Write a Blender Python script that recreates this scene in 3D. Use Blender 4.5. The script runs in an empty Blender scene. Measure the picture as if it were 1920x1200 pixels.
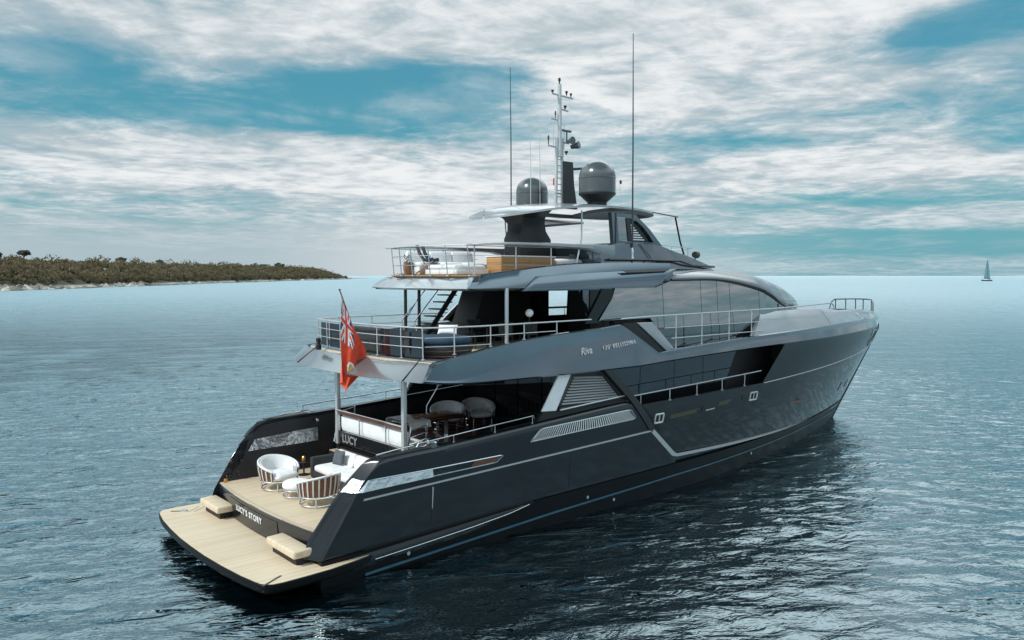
import bpy, bmesh, math, random
import numpy as np
from mathutils import Vector, Matrix

S = bpy.context.scene
COL = S.collection
R = math.radians
random.seed(7)

# ---------------------------------------------------------------- camera
cam_d = bpy.data.cameras.new("camera")
cam_o = bpy.data.objects.new("camera", cam_d)
COL.objects.link(cam_o)
cam_d.sensor_width = 36.0
cam_d.lens = 27.99
cam_d.clip_start = 0.2
cam_d.clip_end = 90000
cam_o.location = (-7.595, -21.346, 7.8)
cam_o.rotation_euler = (R(90 - 3.182), 0, R(-40.894))
S.camera = cam_o
S.render.resolution_x, S.render.resolution_y = 1024, 640
S.view_settings.view_transform = 'Standard'
S.view_settings.look = 'None'
S.view_settings.exposure = 0.0
S.view_settings.gamma = 1.0

# ---------------------------------------------------------------- sun
SUN_AZ, SUN_EL = 172.0, 46.0          # azimuth measured from +X towards +Y
sun_d = bpy.data.lights.new("sun", 'SUN')
sun_d.energy = 2.8
sun_d.angle = R(6)
sun_d.color = (1.0, 0.96, 0.90)
sun_o = bpy.data.objects.new("sun", sun_d)
COL.objects.link(sun_o)
_sd = Vector((math.cos(R(SUN_AZ)) * math.cos(R(SUN_EL)), math.sin(R(SUN_AZ)) * math.cos(R(SUN_EL)), math.sin(R(SUN_EL))))
sun_o.rotation_euler = _sd.to_track_quat('Z', 'Y').to_euler()
sun_o.location = (20, 20, 60)


# ---------------------------------------------------------------- node helper
class NT:
    def __init__(s, tree):
        s.t = tree
        s.n = tree.nodes
        s.l = tree.links

    def add(s, typ, **kw):
        n = s.n.new(typ)
        for k, v in kw.items():
            setattr(n, k, v)
        return n

    def put(s, sock, v):
        if isinstance(v, bpy.types.NodeSocket):
            s.l.new(v, sock)
        else:
            sock.default_value = v

    def math(s, op, a, b=0.0, clamp=False):
        n = s.add('ShaderNodeMath', operation=op)
        n.use_clamp = clamp
        s.put(n.inputs[0], a)
        s.put(n.inputs[1], b)
        return n.outputs[0]

    def mix(s, f, a, b):
        n = s.add('ShaderNodeMix', data_type='RGBA')
        s.put(n.inputs['Factor'], f)
        s.put(n.inputs[6], a)
        s.put(n.inputs[7], b)
        return n.outputs[2]

    def noise(s, vec, scale, detail=4, rough=0.5, dist=0.0):
        n = s.add('ShaderNodeTexNoise')
        if vec is not None:
            s.l.new(vec, n.inputs['Vector'])
        n.inputs['Scale'].default_value = scale
        n.inputs['Detail'].default_value = detail
        n.inputs['Roughness'].default_value = rough
        n.inputs['Distortion'].default_value = dist
        return n.outputs['Fac']

    def ss(s, v, lo, hi):
        n = s.add('ShaderNodeMapRange', interpolation_type='SMOOTHSTEP')
        s.put(n.inputs[0], v)
        s.put(n.inputs[1], lo)
        s.put(n.inputs[2], hi)
        return n.outputs[0]

    def comb(s, x, y, z):
        n = s.add('ShaderNodeCombineXYZ')
        for i, v in enumerate((x, y, z)):
            s.put(n.inputs[i], v)
        return n.outputs[0]

    def sep(s, v):
        n = s.add('ShaderNodeSeparateXYZ')
        s.l.new(v, n.inputs[0])
        return n.outputs


# ---------------------------------------------------------------- world: sky with cloud layers
W = bpy.data.worlds.new("World")
S.world = W
W.use_nodes = True
w = NT(W.node_tree)
w.n.clear()
sky = w.add('ShaderNodeTexSky', sky_type='NISHITA')
sky.sun_disc = False
sky.sun_elevation = R(SUN_EL)
sky.sun_rotation = R(90 - SUN_AZ)
sky.air_density = 1.3
sky.dust_density = 0.6
sky.ozone_density = 2.2
tc = w.add('ShaderNodeTexCoord')
dx, dy, dz = w.sep(tc.outputs['Generated'])
dzp = w.math('MAXIMUM', dz, 0.0)
den = w.math('ADD', dzp, 0.07)
px_ = w.math('DIVIDE', dx, den)
py_ = w.math('DIVIDE', dy, den)
# cloud sheets turned so the streets of cloud run across the view
ca, sa = math.cos(R(-52)), math.sin(R(-52))
qx = w.math('ADD', w.math('MULTIPLY', px_, ca), w.math('MULTIPLY', py_, -sa))
qy = w.math('ADD', w.math('MULTIPLY', px_, sa), w.math('MULTIPLY', py_, ca))
pv = w.comb(w.math('MULTIPLY', qx, 1.0), w.math('MULTIPLY', qy, 0.80), 3.1)
pv2 = w.comb(w.math('MULTIPLY', qx, 1.0), w.math('MULTIPLY', qy, 0.8), 9.7)
az = w.math('MULTIPLY', w.math('ARCTAN2', dy, dx), 180 / math.pi)
el = w.math('MULTIPLY', w.math('ARCSINE', dz), 180 / math.pi)
# broad weather: (azimuth, elevation, half widths, tilt, amount); negative opens blue gaps
WEATHER = [
    (58.0, 12.4, 9.0, 1.9, 0.02, -0.36), (68.5, 10.2, 11.0, 1.2, 0.02, -0.26), (79.0, 13.4, 5.0, 1.4, 0.0, -0.26), (51.0, 13.9, 5.0, 1.3, 0.0, -0.20),
    (22.0, 2.1, 12.0, 0.8, 0.0, -0.42), (24.5, 4.9, 6.0, 0.6, 0.0, -0.22), (26.0, 3.5, 12.0, 0.5, 0.0, 0.25), (26.0, 0.7, 16.0, 0.5, 0.0, 0.10), (20.0, 15.2, 5.5, 1.4, -0.10, -0.34),
    (31.0, 9.0, 6.0, 0.8, 0.0, -0.20), (16.0, 8.2, 4.0, 0.8, 0.0, -0.2), (75.0, 19.5, 8.0, 2.0, 0.0, -0.08),
    (44.0, 17.5, 14.0, 2.6, 0.0, 0.25), (38.0, 12.0, 9.0, 2.6, 0.0, 0.20), (68.0, 7.2, 16.0, 1.7, 0.05, 0.24), (62.0, 9.3, 6.5, 0.55, 0.07, 0.30), (50.0, 6.0, 10.0, 2.2, 0.0, 0.25),
    (27.0, 7.0, 9.0, 1.4, -0.06, 0.22), (70.0, 15.9, 14.0, 2.0, 0.03, 0.26), (22.0, 18.5, 6.0, 2.0, 0.0, 0.15), (22.0, 12.4, 8.0, 1.3, -0.12, 0.12),
]
cov = None
for (a0, e0, sa_, se_, tilt, amt) in WEATHER:
    da = w.math('SUBTRACT', az, a0)
    de = w.math('SUBTRACT', w.math('SUBTRACT', el, e0), w.math('MULTIPLY', da, tilt))
    r2 = w.math('ADD', w.math('POWER', w.math('DIVIDE', da, sa_), 2.0), w.math('POWER', w.math('DIVIDE', de, se_), 2.0))
    g = w.math('MULTIPLY', w.math('POWER', 2.718, w.math('MULTIPLY', r2, -1.0)), amt)
    cov = g if cov is None else w.math('ADD', cov, g)
n_big = w.noise(pv, 0.42, 3, 0.5, 0.3)
n_mid = w.noise(pv, 1.6, 10, 0.60, 0.6)
n_fine = w.noise(pv2, 7.5, 8, 0.62, 0.4)
dens = w.math('ADD', w.math('MULTIPLY', n_big, 0.58), w.math('MULTIPLY', n_mid, 0.70))
dens = w.math('ADD', dens, w.math('MULTIPLY', n_fine, 0.27))
dens = w.math('ADD', dens, cov)
# thin streaked veil of high cloud that softens the gaps
cirrus = w.noise(w.comb(w.math('MULTIPLY', qx, 0.55), w.math('MULTIPLY', qy, 1.5), 5.0), 1.4, 8, 0.62, 0.25)
dens = w.math('ADD', dens, w.math('MULTIPLY', w.math('SUBTRACT', cirrus, 0.5), 0.34))
mask = w.ss(dens, 0.50, 0.90)
mask = w.math('MAXIMUM', mask, w.math('MULTIPLY', w.ss(w.math('ADD', w.math('MULTIPLY', cirrus, 0.5), w.math('MULTIPLY', n_mid, 0.5)), 0.44, 0.66), 0.40))
thick = w.ss(dens, 0.70, 1.12)
# lit tops and grey bellies from a second octave
lit = w.math('ADD', w.math('MULTIPLY', w.noise(pv2, 1.25, 6, 0.58, 0.5), 0.95), w.math('MULTIPLY', n_fine, 0.55))
pv3 = w.comb(w.math('MULTIPLY', qx, 1.0), w.math('ADD', w.math('MULTIPLY', qy, 0.80), 0.075), 3.1)
relief = w.math('SUBTRACT', n_mid, w.noise(pv3, 1.6, 10, 0.60, 0.6))
lit = w.math('ADD', lit, w.math('MULTIPLY', relief, 0.80))
lit = w.ss(w.math('ADD', lit, w.math('MULTIPLY', thick, 0.20)), 0.60, 1.12)
cl_col = w.mix(lit, (4.4, 5.35, 5.85, 1), (8.7, 8.9, 9.0, 1))
veil = w.mix(w.ss(el, 0.0, 20.0), (1.0, 3.5, 4.5, 1), (0.75, 3.0, 4.3, 1))
tint = w.add('ShaderNodeMix', data_type='RGBA', blend_type='MULTIPLY')
tint.inputs[0].default_value = 1.0
w.l.new(sky.outputs[0], tint.inputs[6])
tint.inputs[7].default_value = (0.42, 0.98, 0.92, 1)
blue = w.mix(0.82, tint.outputs[2], veil)
skyc = w.mix(mask, blue, cl_col)
# low band of grey-blue air over the horizon, thinner on the clear side
low = w.math('MULTIPLY', w.math('SUBTRACT', 1.0, w.ss(el, 0.9, 6.2)), w.math('ADD', 0.55, w.math('MULTIPLY', w.ss(az, 28.0, 50.0), 0.42)))
skyc = w.mix(low, skyc, w.mix(w.ss(az, 24.0, 46.0), (1.9, 4.2, 5.0, 1), w.mix(w.ss(w.math('ABSOLUTE', w.math('SUBTRACT', az, 48.0)), 2.0, 22.0), (7.0, 7.4, 7.6, 1), (4.2, 5.3, 5.8, 1))))
# unseen dome overhead: bright band added to brighten the sea's reflection
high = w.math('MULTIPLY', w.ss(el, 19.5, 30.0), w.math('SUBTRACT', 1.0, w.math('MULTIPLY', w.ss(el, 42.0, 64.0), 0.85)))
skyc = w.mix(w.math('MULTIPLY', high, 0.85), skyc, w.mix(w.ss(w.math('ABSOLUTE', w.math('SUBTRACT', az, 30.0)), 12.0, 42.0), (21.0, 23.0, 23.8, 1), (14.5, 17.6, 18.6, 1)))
# dark teal crown added overhead so steep wave faces reflect dark
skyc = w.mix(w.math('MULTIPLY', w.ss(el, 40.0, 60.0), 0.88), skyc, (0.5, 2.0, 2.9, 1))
# the quarter behind the viewer: paler, broken overcast
back = w.math('MULTIPLY', w.ss(w.math('ADD', w.math('MULTIPLY', dx, -0.655), w.math('MULTIPLY', dy, -0.756)), -0.1, 0.6), w.math('SUBTRACT', 1.0, w.ss(el, 40.0, 60.0)))
skyc = w.mix(w.math('MULTIPLY', back, 0.55), skyc, w.mix(n_mid, (3.0, 4.5, 5.4, 1), (9.5, 10.0, 10.3, 1)))
# below the horizon
skyc = w.mix(w.ss(dz, -0.02, -0.004), (2.0, 3.0, 3.4, 1), skyc)
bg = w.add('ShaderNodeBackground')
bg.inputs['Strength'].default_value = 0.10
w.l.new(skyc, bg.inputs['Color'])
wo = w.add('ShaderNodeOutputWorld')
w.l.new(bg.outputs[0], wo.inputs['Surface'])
W.cycles.sampling_method = 'MANUAL'
W.cycles.sample_map_resolution = 1024


# ---------------------------------------------------------------- materials
def new_mat(name):
    m = bpy.data.materials.new(name)
    m.use_nodes = True
    nt = NT(m.node_tree)
    b = nt.n['Principled BSDF']
    return m, nt, b


def pmat(name, col, rough=0.5, metal=0.0, coat=0.0, ior=1.5, var=0.0, vscale=3.0, bump=0.0, bscale=40.0, rvar=0.0):
    m, nt, b = new_mat(name)
    b.inputs['Base Color'].default_value = (*col, 1)
    b.inputs['Roughness'].default_value = rough
    b.inputs['Metallic'].default_value = metal
    b.inputs['Coat Weight'].default_value = coat
    b.inputs['Coat Roughness'].default_value = 0.03
    b.inputs['IOR'].default_value = ior
    tcn = nt.add('ShaderNodeTexCoord')
    if var:
        f = nt.ss(nt.noise(tcn.outputs['Object'], vscale, 5, 0.6), 0.3, 0.7)
        nt.put(b.inputs['Base Color'], nt.mix(f, tuple(c * (1 - var) for c in col) + (1,), tuple(min(1, c * (1 + var)) for c in col) + (1,)))
    if rvar:
        f = nt.noise(tcn.outputs['Object'], vscale * 0.7, 4, 0.6)
        nt.put(b.inputs['Roughness'], nt.math('ADD', rough - rvar * 0.5, nt.math('MULTIPLY', f, rvar), True))
    if bump:
        bn = nt.add('ShaderNodeBump')
        bn.inputs['Strength'].default_value = bump
        bn.inputs['Distance'].default_value = 0.02
        nt.l.new(nt.noise(tcn.outputs['Object'], bscale, 3, 0.5), bn.inputs['Height'])
        nt.l.new(bn.outputs[0], b.inputs['Normal'])
    return m


def teak_mat(name, c1, c2, seam, width=0.06, axis=1, rough=0.65):
    """Planks running along the other horizontal axis, with dark caulked seams and grain."""
    m, nt, b = new_mat(name)
    tcn = nt.add('ShaderNodeTexCoord')
    o = nt.sep(tcn.outputs['Object'])
    v = nt.math('DIVIDE', o[axis], width)
    fr = nt.math('FRACT', v)
    idx = nt.math('FLOOR', v)
    wn = nt.add('ShaderNodeTexWhiteNoise', noise_dimensions='1D')
    nt.l.new(idx, wn.inputs['W'])
    mp = nt.add('ShaderNodeMapping')
    mp.inputs['Scale'].default_value = (1.5, 30, 4) if axis == 1 else (30, 1.5, 4)
    nt.l.new(tcn.outputs['Object'], mp.inputs['Vector'])
    grain = nt.noise(mp.outputs[0], 2.0, 4, 0.6)
    blot = nt.noise(tcn.outputs['Object'], 0.9, 4, 0.6)
    f = nt.math('ADD', nt.math('MULTIPLY', wn.outputs[0], 0.35), nt.math('ADD', nt.math('MULTIPLY', grain, 0.3), nt.math('MULTIPLY', blot, 0.5)))
    base = nt.mix(nt.ss(f, 0.2, 0.95), c1 + (1,), c2 + (1,))
    sm = nt.math('LESS_THAN', fr, 0.10)
    nt.put(b.inputs['Base Color'], nt.mix(nt.math('MULTIPLY', sm, 0.75), base, seam + (1,)))
    b.inputs['Roughness'].default_value = rough
    return m


M = {}
M['paint'] = pmat('slate_gloss_paint', (0.0105, 0.0140, 0.0190), 0.14, 0.0, 0.0, 1.55, var=0.10, vscale=0.6)
M['paint_bow'] = pmat('bow_gloss_paint', (0.0105, 0.0130, 0.0165), 0.085, 0.0, 0.0, 1.6, var=0.10, vscale=0.6)
M['paint_sky_lit'] = pmat('slate_paint_sky_lit', (0.165, 0.195, 0.225), 0.09, 0.8, 0.3, 1.5, var=0.06, vscale=0.6)  # brighter copy of the hull paint; sky reflection is put into the colour
M['paint_lit'] = pmat('grey_paint_top_lit', (0.35, 0.37, 0.39), 0.28, 0.35, 0.7, 1.5, var=0.06, vscale=0.8)  # same paint paled where surfaces face up; skylight put into the colour
M['paint_tail_lit'] = pmat('slate_paint_tail_lit', (0.19, 0.205, 0.22), 0.24, 0.45, 0.7, 1.5, var=0.06, vscale=0.8)  # same paint on tail and roof, sky brightness put into the colour
M['paint_dark'] = pmat('dark_hull_paint', (0.0035, 0.004, 0.005), 0.4, 0.0, 0.0, 1.28)
M['black'] = pmat('black_gloss', (0.006, 0.006, 0.007), 0.12, 0.0, 0.0, 1.45)
M['matte_black'] = pmat('black_satin', (0.010, 0.010, 0.011), 0.55, bump=0.1)
M['charcoal'] = pmat('charcoal_satin', (0.022, 0.023, 0.025), 0.4, bump=0.05)
M['lining'] = pmat('dark_lining', (0.020, 0.021, 0.024), 0.35, var=0.2, vscale=2)
M['mirror_glass'] = pmat('mirror_tinted_glass', (0.38, 0.375, 0.38), 0.025, 0.95)
M['mirror_dim'] = pmat('glass_dim_reflection', (0.20, 0.22, 0.23), 0.03, 0.9)  # darker mirror glass; the deck's dim reflection is put into the colour
M['dark_glass'] = pmat('dark_tinted_glass', (0.11, 0.12, 0.135), 0.015, 0.9)
M['smoke_glass'] = pmat('smoked_glass', (0.05, 0.055, 0.06), 0.02, 0.75)
M['chrome'] = pmat('polished_steel', (0.72, 0.74, 0.76), 0.14, 1.0, rvar=0.1, vscale=8)
M['steel_white'] = pmat('satin_steel', (0.54, 0.55, 0.56), 0.26, 0.40)
M['ripple_glass'] = pmat('rippled_mirror_glass', (0.66, 0.68, 0.70), 0.26, 1.0, bump=1.0, bscale=3.6)
M['ripple_glass'].node_tree.nodes['Bump'].inputs['Distance'].default_value = 0.045
M['dim_letter'] = pmat('dim_grey_letter', (0.26, 0.27, 0.28), 0.5)
M['blue_stripe'] = pmat('blue_boot_stripe', (0.03, 0.10, 0.15), 0.35, 0.0, 0.4)
M['white_fab'] = pmat('white_fabric', (0.82, 0.83, 0.84), 0.9, var=0.05, vscale=5, bump=0.25, bscale=60)
M['offwhite'] = pmat('white_gelcoat', (0.78, 0.79, 0.80), 0.35, var=0.03)
M['dark_fab'] = pmat('charcoal_fabric', (0.030, 0.033, 0.038), 0.85, var=0.2, vscale=6, bump=0.3, bscale=50)
M['grey_fab'] = pmat('slate_grey_fabric', (0.10, 0.12, 0.135), 0.9, var=0.15, vscale=6, bump=0.3, bscale=50)
M['blue_fab'] = pmat('navy_blue_fabric', (0.022, 0.055, 0.095), 0.85, var=0.2, vscale=8, bump=0.3, bscale=50)
M['teak'] = teak_mat('bleached_teak', (0.59, 0.475, 0.33), (0.74, 0.62, 0.46), (0.44, 0.35, 0.24), 0.07, 1)
M['teak_x'] = teak_mat('bleached_teak_across', (0.50, 0.40, 0.28), (0.66, 0.56, 0.43), (0.33, 0.26, 0.18), 0.07, 0)
M['teak_warm'] = teak_mat('oiled_teak', (0.36, 0.19, 0.075), (0.52, 0.30, 0.13), (0.10, 0.05, 0.02), 0.08, 2, 0.5)
M['wood'] = pmat('mahogany', (0.13, 0.045, 0.025), 0.35, coat=0.4, var=0.35, vscale=14)
M['wood_tan'] = pmat('walnut_table', (0.24, 0.12, 0.06), 0.35, coat=0.3, var=0.3, vscale=10)
M['brass'] = pmat('brass', (0.62, 0.42, 0.16), 0.3, 1.0)
M['lamp_amber'] = pmat('amber_floor_light', (0.70, 0.28, 0.06), 0.4)
M['strap'] = pmat('woven_strap', (0.60, 0.59, 0.56), 0.8)
M['red'] = pmat('red_bunting', (0.74, 0.065, 0.02), 0.8, var=0.12, vscale=6)
M['navy'] = pmat('navy_bunting', (0.035, 0.055, 0.17), 0.8)
M['white_b'] = pmat('white_bunting', (0.78, 0.78, 0.80), 0.8)
M['gold'] = pmat('gold_bunting', (0.55, 0.33, 0.05), 0.7)
M['dome'] = pmat('dome_gelcoat', (0.085, 0.098, 0.108), 0.25, 0.25, 0.6, var=0.08, vscale=2)
M['mast_grey'] = pmat('mast_paint', (0.50, 0.52, 0.54), 0.45)
M['lamp_glass'] = pmat('lens_glass', (0.5, 0.55, 0.58), 0.05, 0.6)
for k in ('red', 'navy', 'white_b'):
    M[k].node_tree.nodes['Principled BSDF'].inputs['Sheen Weight'].default_value = 0.2


# ---------------------------------------------------------------- mesh builder
class MB:
    def __init__(s):
        s.v = []
        s.f = []
        s.mi = []

    def grid(s, P, close_u=False, close_v=False, cap0=False, cap1=False, mi=0):
        nu, nv = len(P), len(P[0])
        b = len(s.v)
        for row in P:
            s.v.extend(tuple(map(float, p)) for p in row)
        idx = lambda i, j: b + (i % nu) * nv + (j % nv)
        for i in range(nu if close_u else nu - 1):
            for j in range(nv if close_v else nv - 1):
                s.f.append((idx(i, j), idx(i + 1, j), idx(i + 1, j + 1), idx(i, j + 1)))
                s.mi.append(mi)
        if cap0:
            s.f.append(tuple(idx(0, j) for j in range(nv)))
            s.mi.append(mi)
        if cap1:
            s.f.append(tuple(idx(nu - 1, j) for j in range(nv)))
            s.mi.append(mi)
        return s

    def poly(s, pts, mi=0):
        b = len(s.v)
        s.v.extend(tuple(map(float, p)) for p in pts)
        s.f.append(tuple(range(b, b + len(pts))))
        s.mi.append(mi)
        return s

    def prism(s, pts, ext, mi=0):
        """closed polygon pts extruded by vector ext"""
        e = Vector(ext)
        a = [Vector(p) for p in pts]
        return s.grid([a, [p + e for p in a]], close_v=True, cap0=True, cap1=True, mi=mi)

    def box(s, c, d, rz=0.0, mi=0):
        m = Matrix.Rotation(rz, 3, 'Z')
        c = Vector(c)
        q = [c + m @ Vector((sx * d[0] / 2, sy * d[1] / 2, -d[2] / 2)) for sx, sy in ((-1, -1), (1, -1), (1, 1), (-1, 1))]
        return s.prism(q, (0, 0, d[2]), mi)

    def tube(s, path, r, n=8, cap=True, closed=False, mi=0):
        P = [Vector(p) for p in path]
        rows = []
        L = len(P)
        up0 = None
        for i, p in enumerate(P):
            if closed:
                t = (P[(i + 1) % L] - P[i - 1])
            else:
                t = (P[min(i + 1, L - 1)] - P[max(i - 1, 0)])
            t.normalize()
            if up0 is None:
                up0 = Vector((0, 0, 1)) if abs(t.z) < 0.9 else Vector((1, 0, 0))
            a = t.cross(up0)
            if a.length < 1e-4:
                a = t.cross(Vector((0, 1, 0)))
            a.normalize()
            b2 = a.cross(t)
            up0 = b2
            rr = r[i] if isinstance(r, (list, tuple)) else r
            rows.append([p + (a * math.cos(2 * math.pi * k / n) + b2 * math.sin(2 * math.pi * k / n)) * rr for k in range(n)])
        return s.grid(rows, close_u=closed, close_v=True, cap0=cap and not closed, cap1=cap and not closed, mi=mi)

    def lathe(s, prof, c=(0, 0, 0), n=24, cap=True, mi=0):
        rows = [[(c[0] + r * math.cos(2 * math.pi * k / n), c[1] + r * math.sin(2 * math.pi * k / n), c[2] + z) for k in range(n)] for r, z in prof]
        return s.grid(rows, close_v=True, cap0=cap, cap1=cap, mi=mi)

    def build(s, name, mats, parent=None, smooth=35, bevel=0.0, seg=2, inv=True, recalc=True):
        me = bpy.data.meshes.new(name)
        me.from_pydata(s.v, [], s.f)
        if not isinstance(mats, (list, tuple)):
            mats = [mats]
        for m in mats:
            me.materials.append(M[m] if isinstance(m, str) else m)
        if len(mats) > 1:
            me.polygons.foreach_set('material_index', s.mi)
        bm = bmesh.new()
        bm.from_mesh(me)
        bmesh.ops.remove_doubles(bm, verts=bm.verts, dist=1e-5)
        bmesh.ops.dissolve_degenerate(bm, edges=bm.edges, dist=1e-5)
        if recalc:
            bmesh.ops.recalc_face_normals(bm, faces=bm.faces)
        if bevel:
            ed = [e for e in bm.edges if len(e.link_faces) == 2 and e.calc_face_angle(0) > R(38)]
            bmesh.ops.bevel(bm, geom=ed, offset=bevel, segments=seg, profile=0.5, affect='EDGES', clamp_overlap=True)
        bm.to_mesh(me)
        bm.free()
        if smooth:
            me.polygons.foreach_set('use_smooth', [True] * len(me.polygons))
            me.set_sharp_from_angle(angle=R(smooth))
        o = bpy.data.objects.new(name, me)
        COL.objects.link(o)
        if parent is not None:
            o.parent = parent
            if inv:
                o.matrix_parent_inverse = WORLD_OF(parent).inverted()
        return o


def WORLD_OF(o):
    m = Matrix.LocRotScale(o.location, o.rotation_euler, o.scale)
    if o.parent is not None:
        m = WORLD_OF(o.parent) @ o.matrix_parent_inverse @ m
    return m


def tag(o, label=None, cat=None, group=None, kind=None):
    if label:
        o['label'] = label
    if cat:
        o['category'] = cat
    if group:
        o['group'] = group
    if kind:
        o['kind'] = kind
    return o


def thing(name, label, cat, loc=(0, 0, 0), rz=0.0, group=None):
    o = bpy.data.objects.new(name, None)
    o.empty_display_size = 0.2
    COL.objects.link(o)
    o.location = loc
    o.rotation_euler = (0, 0, rz)
    return tag(o, label, cat, group)


def copy_thing(o, parent=None):
    c = o.copy()
    COL.objects.link(c)
    if parent is not None:
        c.parent = parent
    for ch in list(o.children):
        copy_thing(ch, c)
    return c


def lerp(a, b, t):
    return a + (b - a) * t


def pw(x, pts):
    """piecewise-linear curve"""
    if x <= pts[0][0]:
        return pts[0][1]
    for (x0, y0), (x1, y1) in zip(pts, pts[1:]):
        if x <= x1:
            return lerp(y0, y1, (x - x0) / (x1 - x0))
    return pts[-1][1]


def sm(x, pts):
    """smooth (Catmull-like Hermite) curve through points"""
    n = len(pts)
    if x <= pts[0][0]:
        return pts[0][1]
    if x >= pts[-1][0]:
        return pts[-1][1]
    for i in range(n - 1):
        x0, y0 = pts[i]
        x1, y1 = pts[i + 1]
        if x <= x1:
            m0 = (y1 - pts[i - 1][1]) / (x1 - pts[i - 1][0]) if i > 0 else (y1 - y0) / (x1 - x0)
            m1 = (pts[i + 2][1] - y0) / (pts[i + 2][0] - x0) if i < n - 2 else (y1 - y0) / (x1 - x0)
            h = x1 - x0
            t = (x - x0) / h
            return (2 * t**3 - 3 * t**2 + 1) * y0 + (t**3 - 2 * t**2 + t) * h * m0 + (-2 * t**3 + 3 * t**2) * y1 + (t**3 - t**2) * h * m1


# ---------------------------------------------------------------- sea
def build_sea():
    def line(lo, hi, d, far, ratio, rneg=1.09):
        a = list(np.arange(lo, hi, d))
        st = d
        while a[-1] < far:
            st *= ratio
            a.append(a[-1] + st)
        st = d
        b = [lo]
        while b[-1] > -far:
            st *= rneg
            b.append(b[-1] - st)
        return np.array(b[:0:-1] + a)
    X = line(-24, 58, 0.14, 45000, 1.03)
    Y = line(-19, 34, 0.14, 45000, 1.02)
    sx = np.gradient(X)
    sy = np.gradient(Y)
    gx, gy = np.meshgrid(X, Y, indexing='ij')
    sp = np.maximum(*np.meshgrid(sx, sy, indexing='ij'))
    rng = np.random.default_rng(11)
    Z = np.zeros_like(gx)
    N = 120
    main = R(62)                       # wind direction, towards
    for i in range(N):
        lam = 0.42 * (7.5 / 0.42) ** (i / (N - 1)) * rng.uniform(0.93, 1.07)
        th = main + rng.normal(0, 0.48 if lam < 4 else 0.35)
        k = 2 * math.pi / lam
        slope = 0.0240 if lam < 1.1 else max(0.0042, 0.0240 * (1.1 / lam) ** 1.35)
        amp = slope / k
        fade = np.clip((lam / (2.6 * sp) - 1.0), 0, 1)
        ph = k * (math.cos(th) * gx + math.sin(th) * gy) + rng.uniform(0, 2 * math.pi)
        Z += amp * fade * np.sin(ph)
    # gust patches: calmer and rougher areas
    gust = 0.80 + 0.22 * np.sin(gx * 0.11 + gy * 0.05 + 1.0) * np.sin(gy * 0.13 - gx * 0.04 + 2.0) + 0.13 * np.sin(gx * 0.31 - gy * 0.23)
    Z *= gust
    sd = 0.035
    Z = np.where(Z > 0, Z + 0.5 * Z * np.abs(Z) / (np.abs(Z) + sd), Z * 0.85)   # peaked crests, flat troughs
    nx, ny = gx.shape
    co = np.stack([gx, gy, Z], -1).reshape(-1, 3).astype(np.float32)
    ii, jj = np.meshgrid(np.arange(nx - 1), np.arange(ny - 1), indexing='ij')
    a = (ii * ny + jj).ravel()
    q = np.stack([a, a + ny, a + ny + 1, a + 1], -1).astype(np.int32)
    me = bpy.data.meshes.new('sea')
    me.vertices.add(len(co))
    me.vertices.foreach_set('co', co.ravel())
    me.loops.add(q.size)
    me.loops.foreach_set('vertex_index', q.ravel())
    me.polygons.add(len(q))
    me.polygons.foreach_set('loop_start', np.arange(0, q.size, 4, dtype=np.int32))
    me.polygons.foreach_set('use_smooth', np.ones(len(q), bool))
    me.update(calc_edges=True)
    m, nt, b = new_mat('sea_water')
    geo = nt.add('ShaderNodeNewGeometry')
    pos = geo.outputs['Position']
    dist = nt.add('ShaderNodeVectorMath', operation='LENGTH')
    nt.l.new(pos, dist.inputs[0])
    d = dist.outputs['Value']
    px, py, _ = nt.sep(pos)
    c_, s_ = math.cos(main), math.sin(main)
    u = nt.math('ADD', nt.math('MULTIPLY', px, c_), nt.math('MULTIPLY', py, s_))
    v = nt.math('ADD', nt.math('MULTIPLY', px, -s_), nt.math('MULTIPLY', py, c_))
    uv = nt.comb(u, nt.math('MULTIPLY', v, 0.45), 0.0)
    n1 = nt.noise(uv, 3.4, 3, 0.55, 0.5)
    n2 = nt.noise(uv, 0.36, 5, 0.62, 0.4)
    n3 = nt.noise(uv, 0.055, 5, 0.62, 0.3)
    far = nt.ss(d, 30.0, 120.0)
    vfar = nt.ss(d, 140.0, 900.0)
    h = nt.math('ADD', nt.math('MULTIPLY', n1, 0.072), nt.math('MULTIPLY', nt.math('MULTIPLY', n2, far), 0.62))
    h = nt.math('ADD', h, nt.math('MULTIPLY', nt.math('MULTIPLY', n3, vfar), 2.2))
    n4 = nt.noise(nt.comb(u, nt.math('MULTIPLY', v, 0.30), 3.0), 1.15, 3, 0.5, 0.4)
    h = nt.math('ADD', h, nt.math('MULTIPLY', nt.ss(n4, 0.54, 0.74), 0.105))
    bp = nt.add('ShaderNodeBump')
    bp.inputs['Strength'].default_value = 0.85
    bp.inputs['Distance'].default_value = 1.0
    nt.l.new(h, bp.inputs['Height'])
    patch = nt.ss(nt.noise(pos, 0.02, 3, 0.5), 0.35, 0.65)
    rgh = nt.math('ADD', 0.03, nt.math('MULTIPLY', nt.ss(nt.math('LOGARITHM', d, 10.0), 1.55, 2.7), 0.32))
    deep = nt.add('ShaderNodeBsdfDiffuse')
    nt.put(deep.inputs['Color'], nt.mix(patch, (0.0003, 0.0022, 0.0032, 1), (0.0004, 0.0032, 0.0045, 1)))
    gl = nt.add('ShaderNodeBsdfGlossy')
    gl.inputs['Color'].default_value = (0.77, 0.94, 1.0, 1)
    nt.put(gl.inputs['Roughness'], rgh)
    nt.l.new(bp.outputs[0], gl.inputs['Normal'])
    fr = nt.add('ShaderNodeFresnel')
    fr.inputs['IOR'].default_value = 1.45
    nt.l.new(bp.outputs[0], fr.inputs['Normal'])
    ms = nt.add('ShaderNodeMixShader')
    nt.put(ms.inputs[0], nt.math('POWER', fr.outputs[0], 0.53))
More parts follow.
